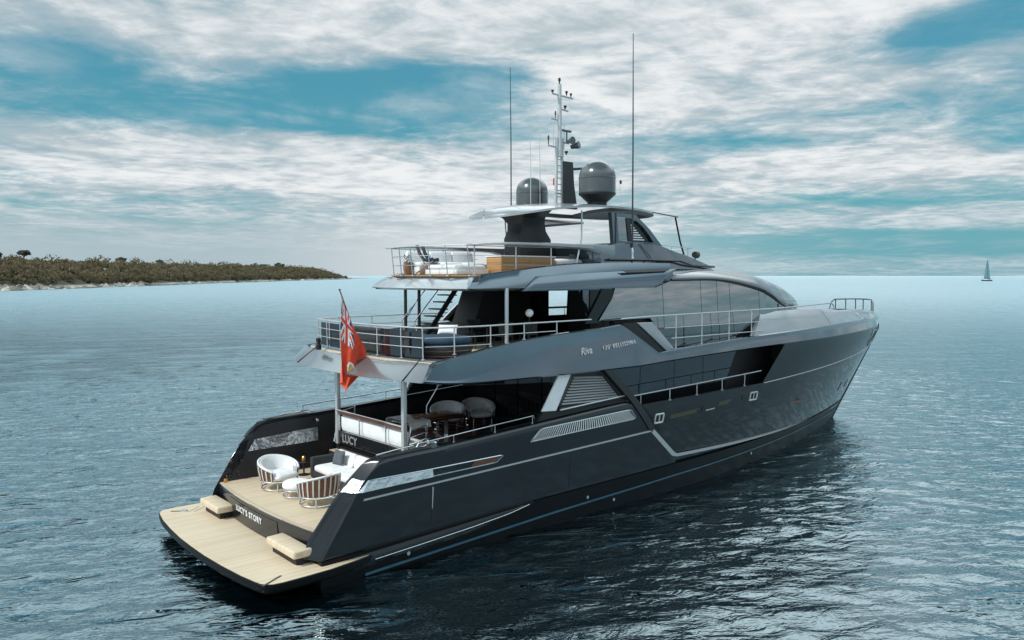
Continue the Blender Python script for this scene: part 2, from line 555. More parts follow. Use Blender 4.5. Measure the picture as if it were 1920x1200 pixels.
    nt.l.new(deep.outputs[0], ms.inputs[1])
    nt.l.new(gl.outputs[0], ms.inputs[2])
    nt.l.new(ms.outputs[0], nt.n['Material Output'].inputs['Surface'])
    nt.n.remove(b)
    me.materials.append(m)
    o = bpy.data.objects.new('sea', me)
    COL.objects.link(o)
    tag(o, kind='structure')


build_sea()

# ---------------------------------------------------------------- headland with scrub wood
SHORE = [(-45, 300), (-10, 348), (20, 396), (45, 440), (63, 469), (95, 507), (143, 584), (200, 656), (302, 814), (440, 995), (560, 1165), (682, 1312), (790, 1455), (900, 1600), (930, 1640)]


def build_land():
    rng = np.random.default_rng(3)
    sh = [Vector(p) for p in SHORE]
    segs = [(sh[i + 1] - sh[i]).length for i in range(len(sh) - 1)]
    tot = sum(segs)

    def at(t):
        s = t * tot
        for i, L in enumerate(segs):
            if s <= L or i == len(segs) - 1:
                p = sh[i].lerp(sh[i + 1], s / L)
                d = (sh[i + 1] - sh[i]).normalized()
                return p, d
            s -= L
    hill = [(0, 14.5), (0.15, 13.8), (0.3, 13.5), (0.55, 15.5), (0.8, 17.5), (0.93, 14.0), (1.0, 1.0)]
    rows = []
    nt_, ni = 160, 16
    for i in range(nt_ + 1):
        t = i / nt_
        p, d = at(t)
        nrm = Vector((-d.y, d.x))
        wob = 5 * math.sin(t * 60) + 3 * math.sin(t * 131 + 1) + 2 * math.sin(t * 300)
        row = []
        depth = pw(t, [(0, 125), (0.85, 125), (1, 25)])
        for j in range(ni + 1):
            f = (j / ni) ** 1.8
            q = p + nrm * (f * depth + wob * (1 - f))
            H = sm(t, hill)
            if j == 0:
                z = -0.6
            elif j <= 3:
                z = [0, 0.7, 1.5, 2.4][j] + rng.uniform(-0.7, 0.9)
            else:
                z = 2.0 + (H - 2.5) * min(1, (j - 3) / 6) ** 0.8 + rng.uniform(-0.3, 0.3)
            if j == ni:
                z = -2
            row.append((q.x, q.y, max(z, -1.0) if j else z))
        rows.append(row)
    m, nt, b = new_mat('headland_ground')
    geo = nt.add('ShaderNodeNewGeometry')
    z = nt.sep(geo.outputs['Position'])[2]
    n = nt.noise(geo.outputs['Position'], 0.30, 8, 0.75)
    rock = nt.mix(nt.ss(n, 0.35, 0.65), (0.26, 0.24, 0.20, 1), (0.60, 0.56, 0.49, 1))
    earth = nt.mix(nt.ss(n, 0.35, 0.65), (0.055, 0.045, 0.028, 1), (0.09, 0.075, 0.045, 1))
    col = nt.mix(nt.ss(nt.math('ADD', z, nt.math('MULTIPLY', n, 2.0)), 2.6, 3.6), rock, earth)
    col = nt.mix(nt.ss(z, 0.25, 0.6), (0.07, 0.065, 0.055, 1), col)
    nt.put(b.inputs['Base Color'], col)
    b.inputs['Roughness'].default_value = 0.9
    mb = MB()
    mb.grid(rows)
    o = mb.build('headland', m, smooth=60)
    tag(o, kind='structure')

    # far spit beyond the point
    mb = MB()
    a, bb = Vector((870, 1575)), Vector((1190, 1985))
    rows = []
    for i in range(41):
        t = i / 40
        p = a.lerp(bb, t)
        d = (bb - a).normalized()
        nrm = Vector((-d.y, d.x))
        hh = 2.6 * (1 - t) ** 0.5 + 0.5 * math.sin(t * 40) + 0.4
        rows.append([(p.x, p.y, -0.5), (p.x + nrm.x * 8, p.y + nrm.y * 8, max(0.3, hh * 0.7)), (p.x + nrm.x * 20, p.y + nrm.y * 20, max(0.4, hh)), (p.x + nrm.x * 45, p.y + nrm.y * 45, -0.5)])
    mb.grid(rows)
    tag(mb.build('rocky_spit', m, smooth=60), kind='structure')

    # scrub wood: thousands of leafy clumps that read as one mass
    lm, nt, b = new_mat('scrub_leaves')
    geo = nt.add('ShaderNodeNewGeometry')
    n = nt.noise(geo.outputs['Position'], 0.10, 3, 0.6)
    oi = geo.outputs['Random Per Island']
    f = nt.math('ADD', nt.math('MULTIPLY', n, 0.75), nt.math('MULTIPLY', oi, 0.16))
    leafc = nt.mix(nt.ss(f, 0.28, 0.68), (0.115, 0.102, 0.058, 1), (0.250, 0.198, 0.118, 1))
    nt.put(b.inputs['Base Color'], leafc)
    b.inputs['Roughness'].default_value = 0.9
    tl = nt.add('ShaderNodeBsdfTranslucent')
    nt.put(tl.inputs['Color'], leafc)
    ms = nt.add('ShaderNodeMixShader')
    ms.inputs[0].default_value = 0.45
    nt.l.new(b.outputs[0], ms.inputs[1])
    nt.l.new(tl.outputs[0], ms.inputs[2])
    nt.l.new(ms.outputs[0], nt.n['Material Output'].inputs['Surface'])

    def clump(V, F, c, r, rz, n, size):
        for _ in range(n):
            u = rng.normal(size=3)
            u /= np.linalg.norm(u)
            if u[2] < -0.25:
                u[2] = -u[2]
            rr = rng.uniform(0.6, 1.05)
            p = c + u * np.array([r, r, rz]) * rr
            nn = u + rng.normal(size=3) * 0.5
            nn /= np.linalg.norm(nn)
            t1 = np.cross(nn, rng.normal(size=3))
            t1 /= np.linalg.norm(t1)
            t2 = np.cross(nn, t1)
            s1 = size * rng.uniform(0.6, 1.3)
            s2 = s1 * rng.uniform(0.5, 1.0)
            k = len(V)
            V.extend([p - t1 * s1, p - t2 * s2, p + t1 * s1, p + t2 * s2])
            F.append((k, k + 1, k + 2, k + 3))
    V, F = [], []
    for i in range(3400):
        t = rng.uniform(0, 1) ** 0.95 * 0.985
        p, d = at(t)
        nrm = Vector((-d.y, d.x))
        off = 4 + 75 * rng.uniform(0, 1) ** 1.5
        wmax = pw(t, [(0, 90), (0.85, 90), (1, 14)])
        off = min(off, wmax)
        H = sm(t, hill)
        g = 2.0 + (H - 2) * min(1, max(0, (off - 6) / 40)) ** 0.7
        sc = pw(t, [(0, 1.0), (0.6, 1.15), (0.9, 1.0), (1.0, 0.45)])
        r = rng.uniform(1.6, 4.3) * sc
        if rng.uniform() < 0.14:
            r *= 1.6
        hz = r * rng.uniform(0.75, 1.2)
        c = np.array([p.x + nrm.x * off, p.y + nrm.y * off, g + hz * 0.6 + rng.uniform(-0.8, 1.4) * sc])
        near = t < 0.5
        clump(V, F, c, r, hz, 46 if near else 26, 0.85 * sc if near else 1.25)
    me = bpy.data.meshes.new('scrub_wood')
    me.from_pydata([tuple(v) for v in V], [], F)
    me.materials.append(lm)
    o = bpy.data.objects.new('scrub_wood', me)
    COL.objects.link(o)
    tag(o, kind='stuff')

    # pines standing clear of the scrub
    pm, nt, b = new_mat('pine_needles')
    geo = nt.add('ShaderNodeNewGeometry')
    oi = geo.outputs['Random Per Island']
    nt.put(b.inputs['Base Color'], nt.mix(oi, (0.050, 0.055, 0.034, 1), (0.120, 0.120, 0.076, 1)))
    b.inputs['Roughness'].default_value = 0.8
    bark = pmat('pine_bark', (0.09, 0.065, 0.05), 0.9, var=0.3)
    M['bark'] = bark
    trees = [  # (t along the shore, inland, top height, crown half width, crown half height, flat?, label)
        (0.107, 34, 25.5, 7.5, 4.0, 'large dark pine at the left edge of the frame, crown rising above the headland scrub'),
        (0.161, 40, 22.5, 4.6, 2.6, 'broad low pine, second tree from the left above the headland scrub'),
        (0.195, 46, 24.6, 4.2, 2.0, 'pale thin-crowned pine leaning over gaps of sky, third from the left on the headland'),
        (0.300, 50, 24.0, 5.2, 2.3, 'umbrella pine with a flat crown standing alone on the headland skyline'),
        (0.377, 55, 24.2, 4.6, 2.2, 'slender umbrella pine right of the lone flat-crowned pine on the headland'),
        (0.549, 60, 24.5, 6.5, 3.0, 'small pine barely clearing the scrub just left of the wide domed crown'),
        (0.651, 60, 26.5, 14.0, 4.2, 'wide pine crown like a low dome, mid headland skyline'),
        (0.721, 60, 30.0, 10.0, 4.6, 'tallest far pine, near the right of the headland skyline'),
    ]
    for (t, off, top, cw, ch, lab) in trees:
        p, d = at(t)
        nrm = Vector((-d.y, d.x))
        x, y = p.x + nrm.x * off, p.y + nrm.y * off
        root = thing('pine_tree', lab, 'tree', (x, y, 3), 0, 'pines above the headland scrub')
        mb = MB()
        lean = rng.uniform(-1.2, 1.2)
        mb.tube([(x, y, 2.5), (x + lean * 0.3, y, top * 0.45), (x + lean, y, top - ch * 1.1)], [0.6, 0.42, 0.25], 7)
        for k in range(6):
            a = k * 1.05 + rng.uniform(0, 0.5)
            mb.tube([(x + lean * 0.8, y, top - ch * 2.2), (x + lean + math.cos(a) * cw * 0.6, y + math.sin(a) * cw * 0.6, top - ch * 0.9)], [0.22, 0.08], 5)
        mb.build('trunk', bark, root)
        V, F = [], []
        for k in range(19):
            a = rng.uniform(0, 2 * math.pi)
            rr = cw * 0.72 * math.sqrt(rng.uniform(0, 1))
            zz = top - ch + ch * rng.uniform(-0.7, 0.85) * (1 - (rr / cw) ** 2)
            clump(V, F, np.array([x + lean + rr * math.cos(a), y + rr * math.sin(a), zz]), cw * rng.uniform(0.22, 0.4), ch * rng.uniform(0.25, 0.45), 42, 0.10 * cw + 0.28)
        me = bpy.data.meshes.new('crown')
        me.from_pydata([tuple(v) for v in V], [], F)
        me.materials.append(pm)
        o = bpy.data.objects.new('crown', me)
        COL.objects.link(o)
        o.parent = root
        o.matrix_parent_inverse = WORLD_OF(root).inverted()


def build_rocks():
    rng = np.random.default_rng(5)
    sh = [Vector(p) for p in SHORE]
    V, F = [], []
    base = [(0, 0, 1), (1, 0, 0.1), (0.3, 0.95, 0), (-0.8, 0.6, 0.1), (-0.8, -0.6, 0), (0.3, -0.95, 0.1), (0, 0, -1)]
    tri = [(0, 1, 2), (0, 2, 3), (0, 3, 4), (0, 4, 5), (0, 5, 1), (6, 2, 1), (6, 3, 2), (6, 4, 3), (6, 5, 4), (6, 1, 5)]
    for i in range(1500):
        k = int(min(len(sh) - 2, rng.exponential(2.6)))
        f = rng.uniform(0, 1)
        p = sh[k].lerp(sh[k + 1], f)
        d = (sh[k + 1] - sh[k]).normalized()
        nrm = Vector((-d.y, d.x))
        off = rng.normal(3.0, 3.5)
        s = rng.uniform(0.5, 1.9) * (1 + k * 0.15)
        c = (p.x + nrm.x * off, p.y + nrm.y * off, max(0.1, 0.15 * off + 0.2))
        b = len(V)
        a = rng.uniform(0, 6.28)
        for (x, y, z) in base:
            q = 1 + rng.normal(0, 0.2)
            X, Y = x * math.cos(a) - y * math.sin(a), x * math.sin(a) + y * math.cos(a)
            V.append((c[0] + X * s * q, c[1] + Y * s * q, c[2] + z * s * 0.7 * q))
        F.extend(tuple(b + t_ for t_ in t3) for t3 in tri)
    me = bpy.data.meshes.new('shore_rocks')
    me.from_pydata(V, [], F)
    m, nt, b_ = new_mat('shore_rock')
    geo = nt.add('ShaderNodeNewGeometry')
    nt.put(b_.inputs['Base Color'], nt.mix(geo.outputs['Random Per Island'], (0.20, 0.18, 0.15, 1), (0.66, 0.62, 0.55, 1)))
    b_.inputs['Roughness'].default_value = 0.9
    me.materials.append(m)
    o = bpy.data.objects.new('shore_rocks', me)
    COL.objects.link(o)
    tag(o, kind='stuff')


build_land()
build_rocks()
# ================================================================ the yacht
YACHT = thing('yacht', 'long dark grey motor yacht with three decks, anchored in the foreground', 'yacht', (18, 0, 0))
ZS = 4.72


def xstem(z):
    return 34.2 + 5.35 * (min(max(z, -1), ZS) / ZS)


def yside(x, z):
    """half breadth of the hull at height z"""
    t = min(max(z / ZS, 0), 1)
    B = lerp(3.55, 3.85, min(1, t * 1.6))
    x0, p, s = lerp(12, 20, t), lerp(2.1, 2.3, t), xstem(z)
    u = max(0.0, (x - x0) / (s - x0))
    return B * (1 - u**p) if u < 1 else 0.0


def side(x, z, off=0.0, sgn=-1):
    return (x, sgn * max(0.0, yside(x, z) + off), z)


def lin(a, b, n):
    return [a + (b - a) * i / (n - 1) for i in range(n)]


def along(pts, n):
    """n points spread evenly by length along a polyline of any dimension"""
    P = [np.array(p, float) for p in pts]
    L = [np.linalg.norm(P[i + 1] - P[i]) for i in range(len(P) - 1)]
    T = sum(L)
    out = []
    for k in range(n):
        s = T * k / (n - 1)
        for i, l in enumerate(L):
            if s <= l + 1e-9 or i == len(L) - 1:
                out.append(P[i] + (P[i + 1] - P[i]) * (s / l if l else 0))
                break
            s -= l
    return out


def strip(lo, hi, nx=24, nz=3, off=0.0, th=0.03, sgn=-1, mb=None, mi=0):
    """a thin plate lying on the hull side between two (x, z) edge lines"""
    A, B_ = along(lo, nx), along(hi, nx)
    mb = mb or MB()
    rows = []
    for a, b in zip(A, B_):
        outer, inner = [], []
        for j in range(nz):
            q = a + (b - a) * j / (nz - 1)
            outer.append(side(q[0], q[1], off, sgn))
            inner.append(side(q[0], q[1], off - th, sgn))
        rows.append(outer + inner[::-1])
    return mb.grid(rows, close_v=True, cap0=True, cap1=True, mi=mi)


def side_tube(pts, off, r, n=40, sgn=-1, mb=None, flat=None):
    mb = mb or MB()
    return mb.tube([side(q[0], q[1], off, sgn) for q in along(pts, n)], r, 6)


def rail(name, tops, posts, r=0.026, mids=(), mat='chrome', parent=None, post_r=0.022, midmat=None):
    """hand rail: bars in one mesh, every stanchion a child of it. posts: list of (top, foot)"""
    mb = MB()
    mb.tube(tops, r * 0.68, 8)
    for m_ in mids:
        mb.tube(m_, r * 0.40, 6)
    o = mb.build(name, mat, parent or YACHT)
    for a, b in posts:
        p = MB()
        p.tube([b, a], post_r * 0.64, 8)
        p.tube([b, (b[0], b[1], b[2] + 0.02)], post_r * 1.9, 8)
        p.build('stanchion', mat, o, inv=False)
    return o


def text_mesh(name, txt, size, place, mat, parent, shear=0.0, spacing=1.0, thick=0.006, bold=0.006):
    """lettering: flat text outline, each vertex handed to place(u, v, depth)"""
    cu = bpy.data.curves.new(name, 'FONT')
    cu.body = txt
    cu.size = size
    cu.shear = shear
    cu.space_character = spacing
    cu.extrude = thick
    cu.offset = bold
    cu.resolution_u = 4
    tmp = bpy.data.objects.new(name, cu)
    COL.objects.link(tmp)
    dg = bpy.context.evaluated_depsgraph_get()
    me = bpy.data.meshes.new_from_object(tmp.evaluated_get(dg))
    bpy.data.objects.remove(tmp)
    bpy.data.curves.remove(cu)
    for v in me.vertices:
        v.co = Vector(place(v.co.x, v.co.y, v.co.z))
    me.materials.clear()
    me.materials.append(M[mat])
    o = bpy.data.objects.new(name, me)
    COL.objects.link(o)
    o.parent = parent
    o.matrix_parent_inverse = WORLD_OF(parent).inverted()
    return o


def both(fn):
    fn(-1)
    fn(1)


# ---------------------------------------------------------------- lower hull
def zg(x):
    return pw(x, [(1, 0.70), (2.8, 0.74), (8.5, 0.93), (16, 1.02), (40, 1.05)])


def build_hull():
    mb = MB()
    zs = [-1.0, -0.45, -0.15, 0.1, 0.35, 0.6, 0.8, 1.0]
    rows = []
    n = 90
    for i in range(n + 1):
        s = 1 - (1 - i / n) ** 1.25
        st, po = [], []
        for k, z0 in enumerate(zs):
            x = 1.5 + s * (xstem(z0) - 1.5 - 0.001)
            z = z0 if z0 < 0.55 else lerp(0.55, zg(x), (z0 - 0.55) / 0.45)
            x = 1.5 + s * (xstem(z) - 1.5 - 0.001)
            y = max(0.0, yside(x, z) + 0.035 * min(1, (1 - s) * 6)) * (0.72 if k == 0 else 0.93 if k == 1 else 1)
            st.append((x, -y, z))
            po.append((x, y, z))
        rows.append(st[::-1] + po)
    mb.grid(rows, cap0=True)
    hull = mb.build('hull', 'paint_dark', YACHT, smooth=40)
    # boot stripe rising forward, both sides; chrome rub line further up
    for sgn in (-1, 1):
        lo = [(2.75, 0.055), (5.0, 0.16), (9.56, 0.37), (15.5, 0.545), (20.85, 0.60), (27, 0.66), (33.6, 0.62)]
        hi = [(2.75, 0.125), (5.0, 0.225), (9.56, 0.435), (15.5, 0.60), (20.85, 0.645), (27, 0.695), (33.7, 0.65)]
        strip(lo, hi, 60, 2, 0.062, 0.03, sgn).build('boot_stripe', 'blue_stripe', hull, inv=False)
    # little outlets with a bright rim
    for x, z in ((4.05, 0.36), (10.95, 0.62), (12.25, 0.30), (21.2, 0.47)):
        o = MB()
        y = -yside(x, z) - 0.05
        o.tube([(x, y + 0.03, z), (x, y - 0.03, z)], 0.055, 10)
        o.build('drain_outlet', 'chrome', hull, inv=False)
    return hull


HULL = build_hull()


# ---------------------------------------------------------------- topsides, aft (with the bulwark) up to the slanted break
def ztop(x):
    return sm(x, [(1.3, 2.1), (2.35, 2.75), (2.85, 2.98), (3.4, 3.09), (5.2, 3.15), (8.6, 3.33), (13.05, 3.57), (15.6, 3.62)])


def xaft(z):
    return pw(z, [(0.62, 1.52), (0.87, 1.60), (1.56, 2.02), (1.98, 2.26), (2.5, 2.58), (2.75, 2.80), (2.9, 3.0), (3.1, 3.3)])


def xbreak(z):
    return pw(z, [(0.7, 15.9), (1.36, 15.36), (2.41, 14.03), (3.57, 13.05), (4.76, 11.7)])


def topside(sgn):
    mb = MB()
    rows = []
    n = 70
    ts = [0, 0.06, 0.2, 0.36, 0.5, 0.62, 0.74, 0.84, 0.92, 0.97]
    for i in range(n + 1):
        u = (i / n) ** 1.3
        row = []
        for t in ts:
            x = 1.6
            for _ in range(6):
                z = lerp(zg(x) - 0.02, ztop(x) - 0.02, t)
                x = lerp(xaft(z), xbreak(z), u)
            row.append((x, sgn * yside(x, z), z))
        xo, yo, zo = row[-1]
        zt = ztop(xo)
        row.append((xo + 0.0, sgn * (abs(yo) - 0.06), zt))
        inn = 3.40
        dxi = lambda t_: -lerp(0.42, 0.22, t_) * (1 - u) ** 10
        row.append((xo + dxi(1) * 0.8, sgn * (inn + 0.05), zt))
        for t in (0.93, 0.7, 0.45, 0.2, 0.0):
            z = lerp(1.2, zt, t)
            x = lerp(xaft(z), xbreak(z), u)
            y = lerp(3.16, inn, t)
            row.append((x + dxi(t), sgn * y, z))
        z = zg(2)
        row.append((lerp(xaft(z), xbreak(z), u) + dxi(0) * 0.8, sgn * 3.14, z))
        rows.append(row)
    mb.grid(rows, close_v=True, cap0=True, cap1=True)
    o = mb.build('topside', 'paint', YACHT, smooth=34, bevel=0.055, seg=3)
    # dark lining inside the bulwark
    lo = MB()
    rr = []
    for i in range(40):
        x = lerp(1.75, 12.6, i / 39)
        x1 = max(x, 0)
        col = []
        for t in lin(0, 1, 6):
            zt = ztop(max(x1, xaft(1.25 + t * 1.5))) - 0.10
            z = lerp(1.22, zt, t)
            xx = max(x1, xaft(z) - 0.02)
            col.append((xx, sgn * (lerp(3.16, 3.40, (z - 1.2) / (ztop(xx) - 1.2)) - 0.022), z))
        rr.append(col)
    lo.grid(rr)
    lo.build('bulwark_lining', 'lining', o, inv=False)
    # tinted window slot low in the bulwark, chrome framed; tapers forward
    wlo = [(2.56, 2.315), (3.0, 2.325), (4.56, 2.36), (7.0, 2.40)]
    whi = [(2.76, 2.595), (3.0, 2.585), (4.55, 2.57), (7.26, 2.585)]
    win = strip([(4.75, 2.36), (7.0, 2.40)], [(4.75, 2.572), (7.26, 2.585)], 16, 3, 0.012, 0.03, sgn).build('bulwark_window', 'smoke_glass', o, inv=False)
    strip([(6.05, 2.392), (6.95, 2.406)], [(6.2, 2.572), (7.15, 2.577)], 8, 2, 0.016, 0.006, sgn).build('window_reveal', 'wood', win, inv=False)
    # its aft end: mirror pane tilted to catch sky, imitating brightness seen through
    mb = MB()
    rows = []
    A, B_ = along([(2.56, 2.315), (3.4, 2.335), (4.74, 2.36)], 20), along([(2.76, 2.595), (3.4, 2.582), (4.74, 2.572)], 20)
    rows.append([(xaft(2.32) - 0.30, sgn * 3.42, 2.315), (xaft(2.6) - 0.16, sgn * 3.40, 2.595)])
    rows.append([(xaft(2.32) - 0.07, sgn * 3.74, 2.315), (xaft(2.6) - 0.07, sgn * 3.72, 2.595)])
    for a, b in zip(A, B_):
        rows.append([side(a[0], a[1], 0.075, sgn), side(b[0], b[1], 0.010, sgn)])
    mb.grid(rows)
    mb.build('corner_window', 'ripple_glass', o, smooth=30, inv=False)
    fr = MB()
    loop = wlo + whi[::-1]
    pts = [side(q[0], q[1], 0.012, sgn) for q in along(loop + [loop[0]], 70)][:-1]
    fr.tube(pts, 0.016, 6, closed=True)
    fr.build('window_frame', 'chrome', win, inv=False)
    # inner face of it: mirror tilted up to imitate bright sea beyond
    iw = MB()
    def inner_y(x, z):
        return sgn * (lerp(3.16, 3.40, (z - 1.2) / (ztop(x) - 1.2)) - 0.032)
    A = along([(2.50, 2.20), (4.15, 2.22), (4.95, 2.23)], 10)
    B_ = along([(2.78, 2.53), (4.25, 2.63), (5.0, 2.66)], 10)
    iw.grid([[(a[0], inner_y(*a) - sgn * 0.075, a[1]), (b[0], inner_y(*b), b[1])] for a, b in zip(A, B_)])
    iw.build('inner_window', 'ripple_glass', o, inv=False)
    # polished rub strip
    strip([(2.62, 2.075), (7.2, 2.205), (14.0, 2.395)], [(2.64, 2.125), (7.2, 2.255), (13.95, 2.45)], 40, 2, 0.028, 0.04, sgn).build('rub_strip', 'steel_white', o, inv=False)
    # polished ventilation grille: frame and slanted blades
    glo = [(8.28, 2.83), (10.7, 2.90), (13.12, 2.965)]
    ghi = [(8.72, 3.165), (10.8, 3.235), (12.85, 3.30)]
    g = strip(glo, ghi, 20, 2, 0.006, 0.02, sgn).build('vent_grille', 'matte_black', o, inv=False)
    fr = MB()
    loop = glo + ghi[::-1]
    fr.tube([side(q[0], q[1], 0.015, sgn) for q in along(loop + [loop[0]], 60)][:-1], 0.02, 6, closed=True)
    fr.build('grille_frame', 'steel_white', g, inv=False)
    bl = MB()
    A, B_ = along(glo, 46), along(ghi, 46)
    for k in range(1, 45):
        a, b = A[k], B_[min(45, max(0, k - 1))]
        bl.prism([side(a[0] - 0.026, a[1], 0.026, sgn), side(a[0] + 0.026, a[1], 0.012, sgn), side(b[0] + 0.026, b[1], 0.012, sgn), side(b[0] - 0.026, b[1], 0.026, sgn)], (0, sgn * 0.008, 0))
    bl.build('grille_blade', 'offwhite', g, inv=False)
    # door seam with a polished top
    strip([(4.765, 2.05), (4.80, 1.0)], [(4.80, 2.05), (4.835, 1.0)], 12, 2, 0.010, 0.02, sgn).build('door_seam', 'charcoal', o, inv=False)
    strip([(4.765, 2.06), (4.785, 1.45)], [(4.805, 2.06), (4.81, 1.45)], 8, 2, 0.016, 0.02, sgn).build('door_seam_trim', 'steel_white', o, inv=False)
    # fine join line further forward
    strip([(10.05, 2.2), (10.1, 1.05)], [(10.065, 2.2), (10.115, 1.05)], 8, 2, 0.006, 0.01, sgn).build('panel_seam', 'matte_black', o, inv=False)
    # dark slot above the spray rail and its polished lip
    strip([(2.7, 0.70), (5, 0.78), (8.55, 0.90)], [(2.7, 0.78), (5, 0.865), (8.6, 0.985)], 30, 2, 0.012, 0.03, sgn).build('spray_slot', 'matte_black', o, inv=False)
    # sculpted pod running forward from the platform, pointed at its tip
    mb = MB()
    rows = []
    for u in lin(0, 1, 36):
        x = lerp(2.4, 8.55, u)
        zt_ = pw(x, [(2.4, 0.67), (5, 0.775), (8.55, 0.925)])
        zm = sm(x, [(2.4, 0.44), (4.4, 0.545), (6.2, 0.65), (7.6, 0.77), (8.55, 0.915)])
        zb_ = sm(x, [(2.4, 0.22), (4.4, 0.32), (6.2, 0.45), (7.6, 0.66), (8.55, 0.905)])
        k = (1 - u**3)
        rows.append([side(x, zt_, 0.02, sgn), side(x, lerp(zm, zt_, .5), 0.03 + 0.035 * k, sgn), side(x, zm + 0.02, 0.035 + 0.06 * k, sgn), side(x, zm - 0.02, 0.035 + 0.06 * k, sgn), side(x, lerp(zm, zb_, .6), 0.03 + 0.03 * k, sgn), side(x, zb_, 0.02, sgn)])
    mb.grid(rows)
    mb.build('hull_pod', 'paint', o, smooth=24, inv=False)
    mb = MB()
    P = along([(3.0, 0.47), (4.4, 0.545), (6.2, 0.65), (7.6, 0.76), (8.4, 0.88)], 30)
    mb.tube([side(p[0], p[1] - 0.01, 0.045 + 0.062 * (1 - ((p[0] - 2.4) / 6.15) ** 3), sgn) for p in P], 0.009, 6)
    mb.build('spray_rail', 'chrome', o, inv=False)
    return o


both(topside)


# ---------------------------------------------------------------- forward hull, set in behind the slanted break
def zk(x):
    return pw(x, [(12.9, 3.33), (21, 3.47), (34.5, 3.86), (40, 4.02)])


def inset(x):
    return -0.075 * max(0.0, min(1.0, (24 - x) / 8))


def forward_hull(sgn):
    mb = MB()
    rows = []
    n = 90
    ts = lin(0, 1, 10)
    for i in range(n + 1):
        u = i / n
        row = []
        for t in ts:
            x = 20
            for _ in range(6):
                z = lerp(zg(x) - 0.02, zk(x), t)
                x = lerp(xbreak(z) - 0.05, xstem(z), u)
            row.append((x, sgn * max(0, yside(x, z) + inset(x)), z))
        rows.append(row)
    # cap inwards
    for r_ in rows:
        x, y, z = r_[-1]
        r_.append((x, sgn * max(0, abs(y) - 0.16), z + 0.004))
        r_.append((x, sgn * max(0, abs(y) - 0.17), z - (0.9 if x < 24 else 0.004)))
    mb.grid(rows)
    o = mb.build('forward_hull', 'paint_bow', YACHT, smooth=34)
    # upper bow, above the knuckle
    mb = MB()
    rows = []
    for i in range(n + 1):
        u = i / n
        row = []
        for t in lin(0, 1, 6):
            z = lerp(3.47, 5.02, t)
            x0 = lerp(21.05, 22.7, t)
            xe = xstem(z)
            x = lerp(x0, xe, u)
            z = lerp(zk(x), 5.02, t)
            x = lerp(x0, xstem(z), u)
            row.append((x, sgn * max(0, yside(x, z) + inset(x)), z))
        rows.append(row)
    mb.grid(rows)
    b = mb.build('bow_plating', 'paint', YACHT, smooth=34)
    # polished V and lower line
    strip([(14.02, 2.35), (15.3, 1.33), (15.62, 1.26)], [(14.12, 2.47), (15.42, 1.45), (15.66, 1.36)], 20, 2, 0.03, 0.06, sgn).build('break_trim', 'steel_white', o, inv=False)
    strip([(15.6, 1.26), (20, 1.12), (25, 1.0), (30, 0.86), (33.9, 0.80)], [(15.6, 1.37), (20, 1.22), (25, 1.09), (30, 0.93), (34.0, 0.85)], 50, 2, 0.02, 0.06, sgn).build('lower_trim', 'steel_white', o, inv=False)
    # dark bar following the break
    strip([(11.5, 4.74), (12.85, 3.57), (13.9, 2.44)], [(11.85, 4.74), (13.2, 3.57), (14.15, 2.50)], 30, 2, 0.045, 0.12, sgn).build('break_bar', 'charcoal', o, inv=False)
    strip([(13.28, 3.52), (14.15, 2.5)], [(13.62, 3.30), (14.62, 2.35)], 14, 2, -0.05, 0.02, sgn).build('break_gap', 'black', o, inv=False)
    # thin polished line on the knuckle
    side_tube([(21.1, 3.47), (28, 3.67), (34.5, 3.865), (38.55, 3.98)], 0.012, 0.020, 50, sgn).build('knuckle_line', 'steel_white', o, inv=False)
    # mooring fairleads: bright frame with a cut-out, and the long slots between them
    for x, z, w_ in ((14.45, 2.80, 0.40), (20.4, 3.00, 0.46)):
        f = MB()
        outer = [(x - w_ / 2 - 0.05, z - 0.15), (x + w_ / 2, z - 0.15), (x + w_ / 2 + 0.05, z + 0.15), (x - w_ / 2, z + 0.15)]
        pts = [side(q[0], q[1], -0.03 + inset(q[0]) + 0.05, sgn) for q in along(outer + [outer[0]], 30)][:-1]
        f.tube(pts, 0.034, 6, closed=True)
        f.tube([side(x, z - 0.13, inset(x) + 0.02, sgn), side(x + 0.02, z + 0.13, inset(x) + 0.02, sgn)], 0.03, 6)
        fo = f.build('fairlead', 'steel_white', o, inv=False)
        strip([(x - w_ / 2, z - 0.13), (x + w_ / 2, z - 0.13)], [(x - w_ / 2, z + 0.13), (x + w_ / 2, z + 0.13)], 4, 2, inset(x) + 0.008, 0.01, sgn).build('fairlead_opening', 'matte_black', fo, inv=False)
    for x0, x1, z0 in ((15.1, 16.95, 2.70), (18.0, 19.6, 2.86)):
        s_ = strip([(x0, z0), (x1, z0 + 0.06)], [(x0, z0 + 0.15), (x1, z0 + 0.21)], 10, 2, inset(x0) + 0.006, 0.01, sgn).build('hull_slot', pmat('slot_brass', (0.085, 0.075, 0.045), 0.35, 0.3), o, inv=False)
        strip([(x1 - 0.02, z0 + 0.055), (x1 + 0.15, z0 + 0.06)], [(x1 - 0.02, z0 + 0.25), (x1 + 0.15, z0 + 0.26)], 4, 2, inset(x1) + 0.012, 0.01, sgn).build('slot_end', 'matte_black', s_, inv=False)
    strip([(17.2, 2.755), (17.75, 2.775)], [(17.22, 2.80), (17.78, 2.82)], 5, 2, inset(17) + 0.015, 0.02, sgn).build('slot_handle', 'steel_white', o, inv=False)
    # draught openings near the stem
    for x, z in ((31.6, 2.15), (33.4, 2.10)):
        strip([(x - 0.14, z - 0.20), (x + 0.06, z - 0.20)], [(x - 0.02, z + 0.20), (x + 0.18, z + 0.20)], 5, 3, 0.012, 0.02, sgn).build('hawse_opening', 'matte_black', o, inv=False)
